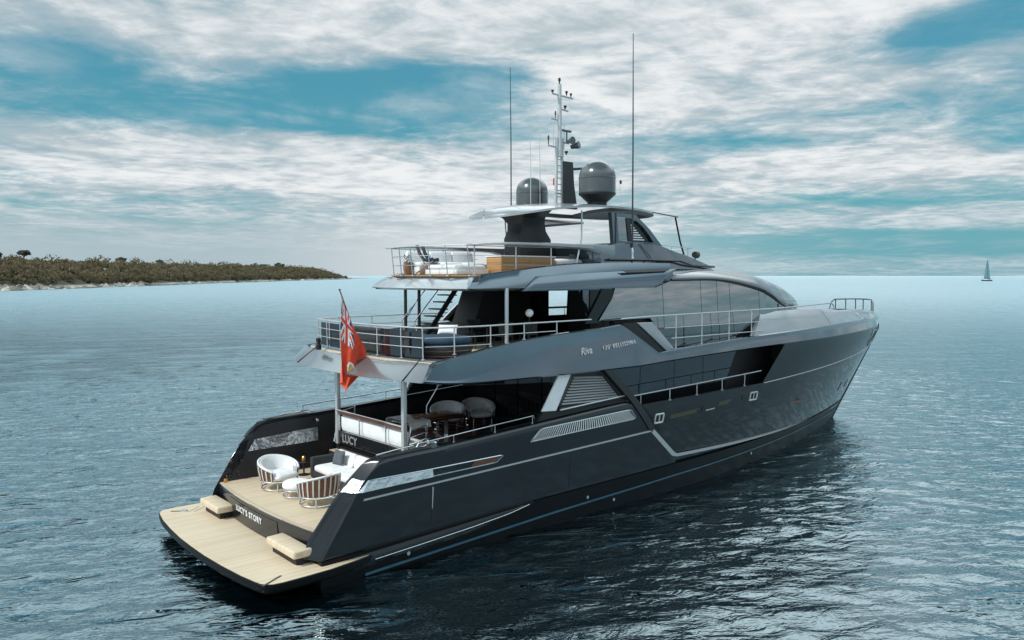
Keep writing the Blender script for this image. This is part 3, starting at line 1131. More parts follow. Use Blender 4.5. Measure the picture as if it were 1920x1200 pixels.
    # anchor pocket under the flare of the bow
    strip([(35.15, 3.98), (35.4, 3.97), (35.75, 3.96)], [(36.5, 4.88), (37.4, 4.90), (38.4, 4.92)], 10, 4, 0.014, 0.03, sgn).build('anchor_pocket', 'matte_black', b, inv=False)
    strip([(34.75, 4.15), (35.05, 4.15)], [(35.2, 4.92), (35.55, 4.92)], 4, 4, 0.03, 0.05, sgn).build('pocket_lip', 'steel_white', b, inv=False)


both(forward_hull)

# stem bar
mb = MB()
mb.tube([(xstem(z) + 0.0, 0, z) for z in lin(-0.6, 5.0, 20)], 0.05, 8)
mb.build('stem_bar', 'paint', YACHT)


# ---------------------------------------------------------------- side passage on the main deck, behind the rail
def side_passage(sgn):
    # mirror-dark glazing set well inside the hull line
    edges = [(12.4, 14.35), (14.38, 16.3), (16.33, 18.1), (18.13, 19.9)]
    for k, (x0, x1) in enumerate(edges):
        mb = MB()
        sl0 = 0 if k else 0.0
        xt = x1 + (0.55 if k == 3 else 0)
        xb = x1 - (0.95 if k == 3 else 0)
        mb.prism([(x0, sgn * 2.95, 2.4), (xb, sgn * 2.95, 2.4), (xt, sgn * 2.98, 4.95), (x0, sgn * 2.98, 4.95)], (0, -sgn * 0.04, 0))
        mb.build('saloon_window', 'dark_glass', YACHT, smooth=0)
    mb = MB()
    mb.prism([(12.2, sgn * 2.88, 2.35), (23.2, sgn * 2.88, 2.35), (23.2, sgn * 2.88, 4.98), (12.2, sgn * 2.88, 4.98)], (0, -sgn * 0.08, 0))
    mb.build('saloon_side_wall', 'matte_black', YACHT, smooth=0)
    mb = MB()
    mb.prism([(8.5, sgn * 2.3, 2.36), (23.2, sgn * 2.3, 2.36), (23.2, sgn * 3.05, 2.36), (20, sgn * 3.5, 2.36), (8.5, sgn * 3.55, 2.36)], (0, 0, -0.08))
    mb.build('side_deck', 'matte_black', YACHT, smooth=0)
    mb = MB()
    mb.prism([(23.2, sgn * 2.8, 2.3), (23.2, sgn * 3.1, 2.3), (23.2, sgn * 3.60, 5.0), (23.2, sgn * 2.8, 5.0)], (0.05, 0, 0))
    mb.build('passage_end', 'matte_black', YACHT, smooth=0)
    # rail over the forward bulwark
    P = lambda x, z: (x, sgn * (yside(x, z) - 0.16), z)
    tops = [P(x, lerp(3.70, 3.95, (x - 12.8) / 8.2)) for x in lin(12.75, 21.1, 14)]
    posts = []
    for x in (13.55, 15.15, 16.75, 18.35, 19.9):
        posts.append((P(x, lerp(3.70, 3.95, (x - 12.8) / 8.2)), P(x, zk(x))))
    rail('side_rail', tops, posts, 0.035, mat='steel_white', post_r=0.030)


both(side_passage)

# ---------------------------------------------------------------- swim platform
def build_platform():
    half = [(-0.42, 0.0), (-0.41, 0.9), (-0.35, 1.9), (-0.25, 2.9), (-0.15, 3.5), (-0.10, 3.72), (-0.02, 3.86), (0.12, 3.95), (0.32, 3.985), (0.9, 3.985), (1.6, 3.95), (2.4, 3.82), (3.0, 3.66), (3.55, 3.50)]
    out = [(x, -y) for x, y in half[::-1]] + [(x, y) for x, y in half[1:]]
    def ring(dz, ins):
        cx = 1.6
        r_ = []
        for x, y in out:
            r_.append((x + (cx - x) * ins, y * (1 - ins), dz))
        return r_ + [(4.3, out[-1][1] * 0.9, dz), (4.3, out[0][1] * 0.9, dz)]
    mb = MB()
    mb.grid([ring(0.22, 0.16), ring(0.28, 0.06), ring(0.40, 0.006), ring(0.46, 0.0), ring(0.575, 0.0), ring(0.592, 0.005)], close_v=True, cap0=True, cap1=True)
    pl = mb.build('swim_platform', 'paint_dark', YACHT, smooth=30)
    mb = MB()
    r_ = ring(0.594, 0.010)[:-2]
    r2 = [(x, y, 0.606) for x, y, z in r_]
    mb.grid([r_, r2], close_v=True, cap0=True, cap1=True)
    mb.build('platform_decking', 'teak', pl, smooth=0, inv=False)
    # flush hatch seams, pop-up cleats and a drain
    mb = MB()
    for a, b in (((0.62, 3.2), (1.05, 3.55)), ((0.75, 3.1), (1.18, 3.45))):
        mb.tube([(a[0], a[1], 0.608), (b[0], b[1], 0.608)], 0.006, 4)
    mb.build('hatch_seam', 'matte_black', pl, inv=False)
    for x, y in ((1.15, -3.15), (0.55, 3.4)):
        c = MB()
        c.lathe([(0.0, 0.607), (0.10, 0.607), (0.10, 0.625), (0.0, 0.632)], (x, y, 0), 16, cap=False)
        c.build('pop_up_cleat', 'chrome', pl, inv=False)
    for x, y, l in ((0.18, -3.72, 0.7), (0.42, 3.45, 0.5)):
        c = MB()
        c.box((x, y, 0.612), (0.05, l, 0.012), R(-60 if y < 0 else 55))
        c.build('edge_grip', 'charcoal', pl, inv=False)


build_platform()

# boarding steps in front of the transom
for s_ in (-1, 1):
    mb = MB()
    y0, y1 = (1.72, 3.12) if s_ > 0 else (-3.28, -1.68)
    mb.prism([(0.93, y0, 0.80), (0.93, y1, 0.80), (1.45, y1 + 0.05, 0.80), (1.45, y0 - 0.02, 0.80)], (0, 0, 0.20))
    st = mb.build('boarding_step', 'teak', YACHT, smooth=30, bevel=0.05, seg=3)
    mb = MB()
    mb.prism([(1.06, y0 + 0.12, 0.60), (1.06, y1 - 0.12, 0.60), (1.5, y1 - 0.12, 0.60), (1.5, y0 + 0.12, 0.60)], (0, 0, 0.21))
    mb.build('step_support', 'matte_black', st, smooth=0, inv=False)

# transom and cockpit floor
def xt(y):
    return 1.30 + 0.24 * (abs(y) / 3.2) ** 2


mb = MB()
rows = []
for y in lin(-3.2, 3.2, 33):
    rows.append([(xt(y) + 0.06, y, 0.58), (xt(y) + 0.03, y, 0.95), (xt(y), y, 1.25), (xt(y) + 0.005, y, 1.325), (xt(y) + 0.05, y, 1.34), (xt(y) + 0.6, y, 1.335)])
mb.grid(rows)
tr = mb.build('transom', 'paint', YACHT, smooth=34)
mb = MB()
rows = [[(xt(y) - 0.012 + 0.04, y, 0.66), (xt(y) - 0.012 + 0.02, y, 0.95), (xt(y) - 0.012, y, 1.24)] for y in lin(-1.45, 1.85, 17)]
mb.grid(rows)
np_ = mb.build('name_panel', 'smoke_glass', tr, smooth=34, inv=False)
text_mesh('name_lettering', "LUCY'S STORY", 0.24, lambda u, v, d: (xt(1.28 - u) - 0.026 + 0.02 * (1 - v / 0.3) - d, 1.28 - u, 0.975 + v), 'offwhite', YACHT, spacing=1.22)
mb = MB()
rows = []
for y in lin(-3.18, 3.18, 27):
    rows.append([(xt(y) + 0.045, y, 1.345), (3.0, y, 1.352), (5.2, y, 1.352)])
mb.grid(rows)
mb.build('cockpit_deck', 'teak', YACHT, smooth=0)
mb = MB()
rows = [[(xt(y) + 0.035, y, 1.33), (xt(y) + 0.035, y, 1.362), (xt(y) + 0.15, y, 1.364), (xt(y) + 0.15, y, 1.34)] for y in lin(-3.15, 3.15, 27)]
mb.grid(rows)
mb.build('deck_margin', 'teak_x', YACHT, smooth=0)
for x, y in ((1.72, 3.08), (3.35, 3.1), (5.0, 3.05), (4.85, -0.1), (2.2, -3.05)):
    mb = MB()
    mb.box((x, y, 1.41), (0.10, 0.05, 0.11))
    mb.build('courtesy_light', 'lamp_amber', YACHT, bevel=0.012)
# fittings on the inside of the port bulwark
for x, z in ((1.95, 1.95), (2.3, 1.93), (2.15, 1.60), (2.5, 1.58), (4.9, 2.93)):
    mb = MB()
    mb.tube([(x, 3.20, z), (x, 3.12, z)], 0.05, 10)
    mb.build('bulwark_fitting', 'chrome' if z > 2.5 else 'charcoal', YACHT)

# ---------------------------------------------------------------- main deck
mb = MB()
mb.prism([(5.1, -2.05, 1.3), (5.1, 2.05, 1.3), (5.1, 2.05, 2.30), (5.1, -2.05, 2.30)], (0.10, 0, 0))
mb.build('cockpit_bulkhead', 'smoke_glass', YACHT, smooth=0)
mb = MB()
mb.prism([(5.1, -2.05, 2.26), (5.1, 2.05, 2.26), (6.4, 2.05, 2.26), (6.4, 3.3, 2.26), (25, 3.3, 2.26), (25, -3.3, 2.26), (6.4, -3.3, 2.26), (6.4, -2.05, 2.26)], (0, 0, 0.08))
mb.build('main_deck', 'wood', YACHT, smooth=0)
# glass balustrade with the name in dim letters on it
mb = MB()
mb.prism([(5.04, -1.93, 2.36), (5.04, 1.93, 2.36), (5.04, 1.93, 2.74), (5.04, -1.93, 2.74)], (0.03, 0, 0))
bal = mb.build('balustrade', 'smoke_glass', YACHT, smooth=0)
mb = MB()
mb.prism([(5.0, -1.95, 3.30), (5.0, 1.95, 3.30), (5.0, 1.95, 3.40), (5.0, -1.95, 3.40)], (0.10, 0, 0))
mb.build('balustrade_cap', 'wood', bal, smooth=0, bevel=0.015, inv=False)
mb = MB()
mb.tube([(4.99, -1.95, 3.43), (4.99, 1.95, 3.43)], 0.03, 8)
mb.build('balustrade_rail', 'chrome', bal, inv=False)
for y in (-1.0, 0.55):
    mb = MB()
    mb.tube([(5.02, y, 2.8), (5.02, y, 3.32)], 0.025, 8)
    mb.build('stanchion', 'chrome', bal, inv=False)
text_mesh('balustrade_lettering', "LUCY", 0.36, lambda u, v, d: (5.026 - d, 1.66 - u, 2.41 + v), 'dim_letter', bal, spacing=1.05)
# flight of steps each side between cockpit and main deck, with stacked hand bars
for s_ in (-1, 1):
    mb = MB()
    prof = [(5.0, 1.34), (5.0, 1.60), (5.3, 1.60), (5.3, 1.85), (5.6, 1.85), (5.6, 2.10), (5.9, 2.10), (5.9, 2.30), (6.45, 2.30), (6.45, 1.34)]
    mb.prism([(x, s_ * 2.10, z) for x, z in prof], (0, s_ * 1.02, 0))
    stp = mb.build('companion_steps', 'charcoal', YACHT, smooth=0)
    mb = MB()
    for x, z in ((5.0, 1.60), (5.3, 1.85), (5.6, 2.10)):
        mb.box((x + 0.15, s_ * 2.61, z + 0.012), (0.28, 0.96, 0.02))
    mb.build('step_tread', 'teak_x', stp, smooth=0, inv=False)
    for yy in (2.12,):
        mb = MB()
        for k in range(5):
            z = 2.50 + 0.2 * k
            mb.tube([(4.98 + 0.05 * k, s_ * yy, z), (5.65 + 0.02 * k, s_ * (yy + 0.0), z + 0.10), (5.75, s_ * yy, z + 0.06)], 0.022, 6)
        mb.tube([(4.98, s_ * yy, 2.35), (5.18, s_ * yy, 3.42)], 0.026, 6)
        mb.tube([(5.72, s_ * yy, 2.35), (5.76, s_ * yy, 3.46)], 0.026, 6)
        mb.build('step_rail', 'chrome', stp, inv=False)
# two polished posts carrying the upper deck
for s_ in (-1, 1):
    mb = MB()
    mb.prism([(4.97, s_ * 1.90, 2.3), (5.11, s_ * 1.90, 2.3), (5.11, s_ * 2.04, 2.3), (4.97, s_ * 2.04, 2.3)], (0, 0, 2.6))
    mb.build('deck_post', 'steel_white', YACHT, smooth=30, bevel=0.03, seg=3)
# dark bulkhead and glass doors at the forward end of the open deck
mb = MB()
mb.prism([(11.2, -3.3, 2.3), (11.2, 3.3, 2.3), (11.2, 3.3, 5.0), (11.2, -3.3, 5.0)], (0.1, 0, 0))
bk = mb.build('aft_bulkhead', 'black', YACHT, smooth=0)
for y in (-1.9, -0.63, 0.63, 1.9):
    mb = MB()
    mb.prism([(11.16, y - 0.6, 2.36), (11.16, y + 0.6, 2.36), (11.16, y + 0.6, 4.75), (11.16, y - 0.6, 4.75)], (0.03, 0, 0))
    mb.build('glass_door', 'smoke_glass', bk, smooth=0, inv=False)
# rails on the aft bulwarks, and the low fold-away handrail at the corner
for s_ in (-1, 1):
    P = lambda x, z: (x, s_ * 3.62, z)
    tops = [P(x, ztop(x) + h) for x, h in ((4.35, 0.06), (4.42, 0.15), (5.4, 0.18), (6.5, 0.20), (8.6, 0.22), (8.66, 0.12))] if s_ < 0 else \
        [P(x, ztop(x) + h) for x, h in ((4.55, 0.12), (4.6, 0.27), (6.0, 0.28), (7.6, 0.27), (9.5, 0.27))]
    fx = (5.6, 7.1, 8.58) if s_ < 0 else (4.62, 6.05, 7.9, 9.4)
    rail('bulwark_rail', tops, [(P(x, ztop(x) + 0.18 if s_ < 0 else ztop(x) + 0.27), P(x, ztop(x) - 0.01)) for x in fx], 0.028, post_r=0.020)
    mb = MB()
    mb.prism([(3.25, s_ * 3.50, 3.085), (4.75, s_ * 3.50, 3.135), (4.75, s_ * 3.74, 3.135), (3.25, s_ * 3.74, 3.085)], (0, 0, 0.02))
    mb.build('corner_inlay', 'charcoal', YACHT, smooth=0)
    mb = MB()
    mb.tube([(3.2, s_ * 3.46, 3.12), (3.9, s_ * 3.48, 3.19), (4.75, s_ * 3.5, 3.24), (4.95, s_ * 3.5, 3.17)], 0.022, 8)
    mb.build('corner_handrail', 'chrome', YACHT)
    if s_ > 0:
        continue
    mb = MB()
    mb.lathe([(0.0, 0.0), (0.17, 0.0), (0.19, 0.10), (0.13, 0.17), (0, 0.19)], (4.95, s_ * 3.46, 3.13), 16, cap=False)
    mb.tube([(4.7, s_ * 3.46, 3.22), (5.2, s_ * 3.46, 3.24)], 0.035, 8)
    mb.build('mooring_winch', 'chrome', YACHT)

# ---------------------------------------------------------------- wing bulkheads either side of the deck: vent louvre and white strut
def wing_bulkhead(sgn):
    Y = 3.70
    mb = MB()
    mb.prism([(8.7, sgn * Y, 3.36), (12.9, sgn * Y, 3.60), (11.75, sgn * Y, 4.78), (10.0, sgn * Y, 4.82)], (0, -sgn * 0.14, 0))
    o = mb.build('wing_bulkhead', 'matte_black', YACHT, smooth=0)
    mb = MB()
    mb.prism([(8.88, sgn * (Y + 0.02), 3.66), (9.48, sgn * (Y + 0.02), 3.62), (10.17, sgn * (Y + 0.02), 4.70), (9.62, sgn * (Y + 0.02), 4.74)], (0, -sgn * 0.05, 0))
    mb.build('white_strut', 'offwhite', o, smooth=0, inv=False)
    mb = MB()
    for k in range(10):
        z = 3.72 + k * 0.087
        xa_ = 9.72 + (z - 3.72) * 0.66
        xb_ = 12.42 - (z - 3.72) * 1.05
        mb.prism([(xa_, sgn * (Y + 0.045), z - 0.035 + 0.09), (xb_, sgn * (Y + 0.045), z - 0.035), (xb_, sgn * (Y + 0.006), z + 0.006), (xa_, sgn * (Y + 0.006), z + 0.006 + 0.09)], (0, 0, 0.016))
    mb.build('louvre', pmat('louvre_grey', (0.34, 0.35, 0.36), 0.35, 0.4), o, smooth=0, inv=False)
    mb = MB()
    fr = [(9.55, 3.64), (12.55, 3.72), (11.5, 4.68), (10.2, 4.74)]
    mb.tube([(x, sgn * (Y + 0.02), z) for x, z in along(fr + [fr[0]], 40)][:-1], 0.05, 6, closed=True)
    mb.build('louvre_frame', 'charcoal', o, inv=False)
    mb = MB()
    mb.tube([(9.6, sgn * (Y + 0.08), 3.63), (12.62, sgn * (Y + 0.08), 3.79)], 0.024, 6)
    mb.build('louvre_trim', 'steel_white', o, inv=False)


both(wing_bulkhead)
# ---------------------------------------------------------------- upper deck
def z_lo(x):
    return sm(x, [(4.3, 4.95), (5.2, 4.83), (6.5, 4.76), (13, 4.72), (15, 4.79), (21.7, 4.95), (30, 5.0), (39.6, 5.02)])


def z_hi(x):
    return pw(x, [(4.4, 5.44), (4.94, 5.49), (5.44, 5.54), (6.9, 5.75), (8.3, 5.89), (9.66, 5.99), (11.85, 6.10), (12.7, 6.17), (14.32, 5.13), (15.2, 5.20), (17, 5.28), (20.5, 5.42), (27, 5.55), (33, 5.56), (39.6, 5.45)])


def fascia(sgn):
    mb = MB()
    rows = []
    xs_ = sorted(set(lin(4.40, 12.7, 40) + lin(12.7, 14.32, 12) + lin(14.5, 39.5, 70)))
    for x in xs_:
        lo, hi = z_lo(x), z_hi(x)
        yb = yside(min(x, 39.54), 5.0)
        k = min(1.0, max(0.0, (39.6 - x) / 3.0))
        sh = lambda o_: sgn * max(0.0, yb + o_ * k)
        rk = max(0, 1 - abs(x - 4.4) / 0.9)   # aft end raked like the tail wing
        dxr = lambda z: rk * (z - lo) * 0.9
        lean = pw(x, [(4.4, 0.30), (12.7, 0.30), (15, 0.16), (24, 0.30), (39, 0.45)])
        c = pw(x, [(4.4, 0.06), (5.6, 0.10), (8.8, 0.62), (12.7, 0.74), (16, 0.6), (39, 0.6)])
        H = hi - lo
        zc = lo + 0.05 + (H - 0.05) * c
        oc = 0.07 - lean * (zc - lo)
        ot = oc - 0.05 * (hi - zc)
        rows.append([
            (x + dxr(lo), sh(-0.50), lo + 0.03), (x + dxr(lo), sh(0.0), lo), (x + dxr(lo + 0.05), sh(0.06), lo + 0.05), (x + dxr(lerp(lo + 0.05, zc, .5)), sh(lerp(0.06, oc, .5)), lerp(lo + 0.05, zc, .5)),
            (x + dxr(zc), sh(oc), zc), (x + dxr(hi - 0.02), sh(ot), hi - 0.02), (x + dxr(hi), sh(ot - 0.04), hi), (x + dxr(hi), sh(ot - 0.20), hi), (x + dxr(hi), sh(-0.62), hi - 0.25)])
    mb.grid(rows, cap0=True)
    return mb.build('upper_deck_fascia', 'paint_sky_lit', YACHT, smooth=13)


FAS = {}
for s_ in (-1, 1):
    FAS[s_] = fascia(s_)
# black slanted recess and the grey fin ahead of it
for s_ in (-1, 1):
    mb = MB()
    mb.prism([(12.66, s_ * 3.60, 6.20), (13.40, s_ * 3.60, 6.20), (15.0, s_ * 3.72, 5.16), (14.24, s_ * 3.72, 5.12)], (0, -s_ * 0.10, 0))
    mb.build('fascia_recess', 'black', FAS[s_], smooth=0, inv=False)
    mb = MB()
    mb.prism([(13.40, s_ * 3.66, 6.19), (14.20, s_ * 3.66, 6.19), (15.25, s_ * 3.80, 5.22), (14.85, s_ * 3.80, 5.14)], (0, -s_ * 0.16, 0))
    mb.build('fascia_fin', 'paint_lit', FAS[s_], smooth=30, bevel=0.03, inv=False)
# maker's lettering on the side
def fascia_y(x, z):
    lo, hi = z_lo(x), z_hi(x)
    c = pw(x, [(4.4, 0.06), (5.6, 0.10), (8.8, 0.62), (12.7, 0.74)])
    zc = lo + 0.05 + (hi - lo - 0.05) * c
    oc = 0.07 - 0.30 * (zc - lo)
    yb = yside(x, 5.0)
    if z <= zc:
        return yb + lerp(0.06, oc, max(0, (z - lo - 0.05)) / (zc - lo - 0.05))
    return yb + oc - 0.05 * (z - zc)


def on_fascia(u, v, d):
    x, z = 10.52 + u, 5.28 + v + u * 0.075
    return (x, -(fascia_y(x, z) + 0.022 + d * 0.6), z)


text_mesh('maker_lettering', 'Riva', 0.31, on_fascia, 'steel_white', FAS[-1], shear=0.35, spacing=1.0, thick=0.02)
text_mesh('model_lettering', "130' BELLISSIMA", 0.185, lambda u, v, d: on_fascia(u + 1.04, v + 0.02, d), 'steel_white', FAS[-1], shear=0.15, spacing=1.32, thick=0.02, bold=0.004)

# tail wing: the raked sky-lit panel across the stern of the upper deck
def tail_wing():
    mb = MB()
    rows = []
    ys = lin(-3.86, 3.86, 41)
    for y in ys:
        a = abs(y) / 3.86
        bul = 0.55 * (1 - a**2.2)
        xl = 4.42 - bul
        xu = 5.02 - bul * 0.55
        rows.append([(xl + 1.4, y * 0.98, 4.90), (xl + 0.25, y, 4.86 + 0.06 * a), (xl, y, 4.93), (lerp(xl, xu, .5), y * 0.975, 5.21), (xu - 0.04, y * 0.955, 5.44), (xu, y * 0.95, 5.46), (xu + 0.5, y * 0.945, 5.46)])
    mb.grid(rows)
    o = mb.build('tail_wing', 'paint_tail_lit', YACHT, smooth=30)
    for y0 in (-3.15, 3.15):
        s_ = math.copysign(1, y0)
        mb = MB()
        P = []
        for t in lin(0, 1, 6):
            y = y0 + s_ * 0.0
            a = abs(y) / 3.86
            bul = 0.55 * (1 - a**2.2)
            xl, xu = 4.42 - bul, 5.02 - bul * 0.55
            P.append((lerp(xl, xu, t) - 0.012, y * (1 - 0.045 * t), lerp(4.93, 5.46, t) + 0.012))
        mb.tube(P, 0.016, 4)
        mb.build('wing_seam', 'matte_black', o, inv=False)
    return o


tail_wing()
# the upper deck floor and its ceiling seen from below
mb = MB()
mb.prism([(4.7, -3.5, 4.93), (4.5, -1.5, 4.93), (4.5, 1.5, 4.93), (4.7, 3.5, 4.93), (22, 3.4, 4.99), (22, -3.4, 4.99)], (0, 0, 0.10))
mb.build('main_deck_ceiling', 'charcoal', YACHT, smooth=0)
mb = MB()
mb.prism([(4.9, -3.55, 5.36), (4.6, -1.6, 5.36), (4.6, 1.6, 5.36), (4.9, 3.55, 5.36), (12.9, 3.45, 5.36), (12.9, -3.45, 5.36)], (0, 0, 0.06))
mb.build('upper_deck', 'teak', YACHT, smooth=0)
for s_ in (-1, 1):
    mb = MB()
    mb.prism([(12.9, s_ * 2.7, 5.10), (27.5, s_ * 2.7, 5.3), (27.5, s_ * 3.0, 5.3), (20.5, s_ * 3.62, 5.2), (12.9, s_ * 3.62, 5.06)], (0, 0, 0.04))
    mb.build('upper_side_deck', 'charcoal', YACHT, smooth=0)

# rails round the upper deck
def ry(x):
    return 3.58


zr = lambda x: 6.34 + 0.006 * (x - 4)
UR = lambda x: pw(x, [(4.9, 3.06), (5.6, 3.36), (6.6, 3.54), (12, 3.56)])
for s_ in (-1, 1):
    if s_ < 0:
        tops = [(x, -UR(x), zr(x)) for x in lin(4.95, 11.2, 16)]
        px = [5.80, 7.0, 8.30, 9.66]
    else:
        tops = [(x, UR(x), zr(x)) for x in lin(4.95, 12.2, 16)]
        px = [5.9, 7.3, 8.7, 10.1, 11.6]
    mids = [[(x, s_ * (UR(x) + 0.005), lerp(5.52, zr(x), f)) for x in lin(5.0, (7.0 if f < .5 else 9.6) if s_ < 0 else 11.8, 10)] for f in (0.36, 0.66)]
    rail('upper_rail', tops, [((x, s_ * UR(x), zr(x)), (x, s_ * (UR(x) + 0.01), z_hi(x) - 0.01)) for x in px], 0.034, mids, mat='steel_white', post_r=0.030)
aft_pts = [(4.95, -3.06, 6.35), (4.80, -2.2, 6.35), (4.68, -1.1, 6.35), (4.65, 0, 6.35), (4.68, 1.1, 6.35), (4.80, 2.2, 6.35), (4.95, 3.06, 6.35)]
rail('stern_rail', aft_pts, [((x, y, z), (x + 0.02, y, 5.46)) for x, y, z in aft_pts if abs(y) not in (0,)], 0.034,
     [[(x, y, z - 0.28) for x, y, z in aft_pts], [(x, y, z - 0.55) for x, y, z in aft_pts]], mat='steel_white', post_r=0.028)
# tinted wind panels inside the stern rail
for y0, y1, xa_, xb_ in ((-2.98, -2.25, 4.95, 4.83), (-2.15, -1.15, 4.82, 4.71), (1.15, 2.15, 4.71, 4.82), (2.25, 2.98, 4.83, 4.95)):
    mb = MB()
    mb.prism([(xa_ + .06, y0, 5.50), (xb_ + .06, y1, 5.50), (xb_ + .06, y1, 6.26), (xa_ + .06, y0, 6.26)], (0.012, 0, 0))
    mb.build('wind_panel', 'dark_glass', YACHT, smooth=0)

# flagstaff leaning aft from the stern rail
mb = MB()
mb.tube([(4.32, -0.57, 5.20), (4.14, -0.57, 6.39), (3.78, -0.57, 7.37)], [0.035, 0.028, 0.018], 8)
mb.lathe([(0.0, 0), (0.035, 0.02), (0.035, 0.05), (0.0, 0.07)], (3.77, -0.57, 7.36), 10, cap=False)
mb.build('flagstaff', 'wood', YACHT)
# stern lamp and speaker at the port end of the tail
mb = MB()
mb.lathe([(0.0, 0), (0.09, 0), (0.09, 0.16), (0.05, 0.2), (0.05, 0.24), (0.08, 0.25), (0.08, 0.36), (0, 0.4)], (4.45, 2.1, 5.42), 14, cap=False)
mb.build('stern_lamp', 'matte_black', YACHT)

# ---------------------------------------------------------------- upper house
HB = 12.8      # aft bulkhead
def house_w(x):
    return pw(x, [(10, 3.12), (22, 3.10), (23, 2.98), (24.5, 2.72), (26, 2.25), (27.5, 1.6), (28.6, 0.9), (29.2, 0.0)])


def roof_edge(x):
    return sm(x, [(12, 7.64), (14, 7.68), (16.1, 7.68), (19, 7.66), (21.6, 7.30), (22.8, 6.98), (23.9, 6.60), (25, 6.40), (29.2, 6.38)])


def roof_mid(x):
    return sm(x, [(12, 8.15), (16, 8.18), (19, 8.17), (22.6, 8.02), (25.6, 7.55), (27.6, 6.98), (29.2, 6.42)])


def build_house():
    # roof shell
    mb = MB()
    rows = []
    for x in lin(15.6, 29.2, 68):
        w_ = house_w(x) + pw(x, [(15.6, -0.30), (16.3, 0.04), (17, 0.06)])
        e, c = roof_edge(x), roof_mid(x)
        row = []
        for t in lin(-1, 1, 25):
            a = abs(t)
            z = c - (c - e) * (0.28 * a**2 + 0.72 * a**7)
            row.append((x, w_ * t, z))
        rows.append(row)
    mb.grid(rows)
    rf = mb.build('house_roof', 'paint_tail_lit', YACHT, smooth=50)
    mod = rf.modifiers.new('thick', 'SOLIDIFY')
    mod.thickness = 0.10
    mod.offset = -1
    for s_ in (-1, 1):
        mb = MB()
        mb.tube([(x, s_ * (house_w(x) + 0.075), roof_edge(x) - 0.02) for x in lin(15.8, 25.0, 50)], 0.05, 6)
        mb.build('roof_edge_trim', 'black', rf, inv=False)
    # side glazing in panes with fine joints
    cuts = [11.95, 15.4, 17.7, 18.75, 19.6, 21.7, 24.2]
    for s_ in (-1, 1):
        for k in range(len(cuts) - 1):
            x0, x1 = cuts[k] + 0.012, cuts[k + 1] - 0.012
            if s_ > 0 and k == 1:
                x0 = 16.78      # the port aft window stands open
            mb = MB()
            rows = []
            for x in lin(x0, x1, 10):
                zb = 5.9 if x > 15 else 6.30
                zt = min(roof_edge(x) - 0.02, pw(x, [(15.0, 7.38), (16.1, 7.66)]))
                row = []
                for t in lin(0, 1, 4):
                    z = lerp(zb, zt, t)
                    xx = x
                    if k == 0:
                        xx = max(x, lerp(11.95, 12.85, min(1, max(0, (z - 6.3) / 0.9)))) if x < 13 else x
                    if k == len(cuts) - 2 and zt < zb:
                        z = zb
                    row.append((xx, s_ * (house_w(xx) - 0.02 + 0.10 * (7.6 - z) / 1.3), z))
                rows.append(row)
            mb.grid(rows)
            mb.build('house_window', 'mirror_glass', YACHT, smooth=40)
        # lower panes behind the side rail
        for x0, x1 in ((14.2, 16.5), (16.53, 18.8), (18.83, 21.3)):
            mb = MB()
            mb.prism([(x0, s_ * (house_w(x0) + 0.125), 5.2), (x1, s_ * (house_w(x1) + 0.125), 5.2), (x1, s_ * (house_w(x1) + 0.115), 5.885), (x0, s_ * (house_w(x0) + 0.115), 5.885)], (0, -s_ * 0.02, 0))
            mb.build('lower_window', 'mirror_dim', YACHT, smooth=0)
        # dark frame of the leading pane
        mb = MB()
        mb.prism([(11.35, s_ * 3.15, 6.22), (12.0, s_ * 3.15, 6.22), (12.90, s_ * 3.10, 7.34), (12.25, s_ * 3.10, 7.36)], (0, -s_ * 0.12, 0))
        mb.build('window_pillar', 'black', YACHT, smooth=0)
    # dark core behind the glass (open at the port aft window)
    for s_ in (-1, 1):
        mb = MB()
        y = s_ * 2.98
        def wall(x0, x1, z0, z1):
            mb.prism([(x0, y, z0), (x1, y, z0), (x1, y, z1), (x0, y, z1)], (0, -s_ * 0.05, 0))
        if s_ > 0:
            wall(12.8, 15.35, 5.3, 7.4)
            wall(16.75, 23.5, 5.3, 6.6)
            wall(15.35, 16.75, 5.3, 6.14)
            wall(15.35, 16.75, 6.42, 6.50)
        else:
            wall(12.8, 23.5, 5.3, 6.6)
            wall(12.8, 21.5, 6.6, 7.3)
        mb.build('house_wall', 'matte_black', YACHT, smooth=0)
    # windscreen round the front
    mb = MB()
    rows = []
    for x in lin(23.9, 29.1, 24):
        rows.append([(x, -house_w(x), 5.7), (x, -house_w(x) * 0.98, roof_edge(x))])
    for x in lin(29.1, 23.9, 24):
        rows.append([(x, house_w(x), 5.7), (x, house_w(x) * 0.98, roof_edge(x))])
    mb.grid(rows)
    mb.build('windscreen', 'dark_glass', YACHT, smooth=40)
    # aft bulkhead with a glazed doorway in the middle
    mb = MB()
    for y0, y1 in ((-3.05, -0.90), (0.20, 3.05)):
        mb.prism([(HB, y0, 5.4), (HB, y1, 5.4), (HB, y1, 7.35), (HB, y0, 7.35)], (0.08, 0, 0))
    mb.prism([(HB, -0.90, 5.4), (HB, 0.2, 5.4), (HB, 0.2, 5.45), (HB, -0.90, 5.45)], (0.08, 0, 0))
    mb.build('house_aft_bulkhead', 'black', YACHT, smooth=0)
    mb = MB()
    mb.prism([(HB - 0.03, -1.95, 5.46), (HB - 0.03, -1.0, 5.46), (HB - 0.03, -1.0, 7.3), (HB - 0.03, -1.95, 7.3)], (0.02, 0, 0))
    mb.build('house_door', 'dark_glass', YACHT, smooth=0)
    mb = MB()
    mb.prism([(17.5, -2.9, 5.3), (17.5, 2.9, 5.3), (17.5, 2.9, 7.6), (17.5, -2.9, 7.6)], (0.05, 0, 0))
    mb.build('saloon_partition', 'matte_black', YACHT, smooth=0)
    mb = MB()
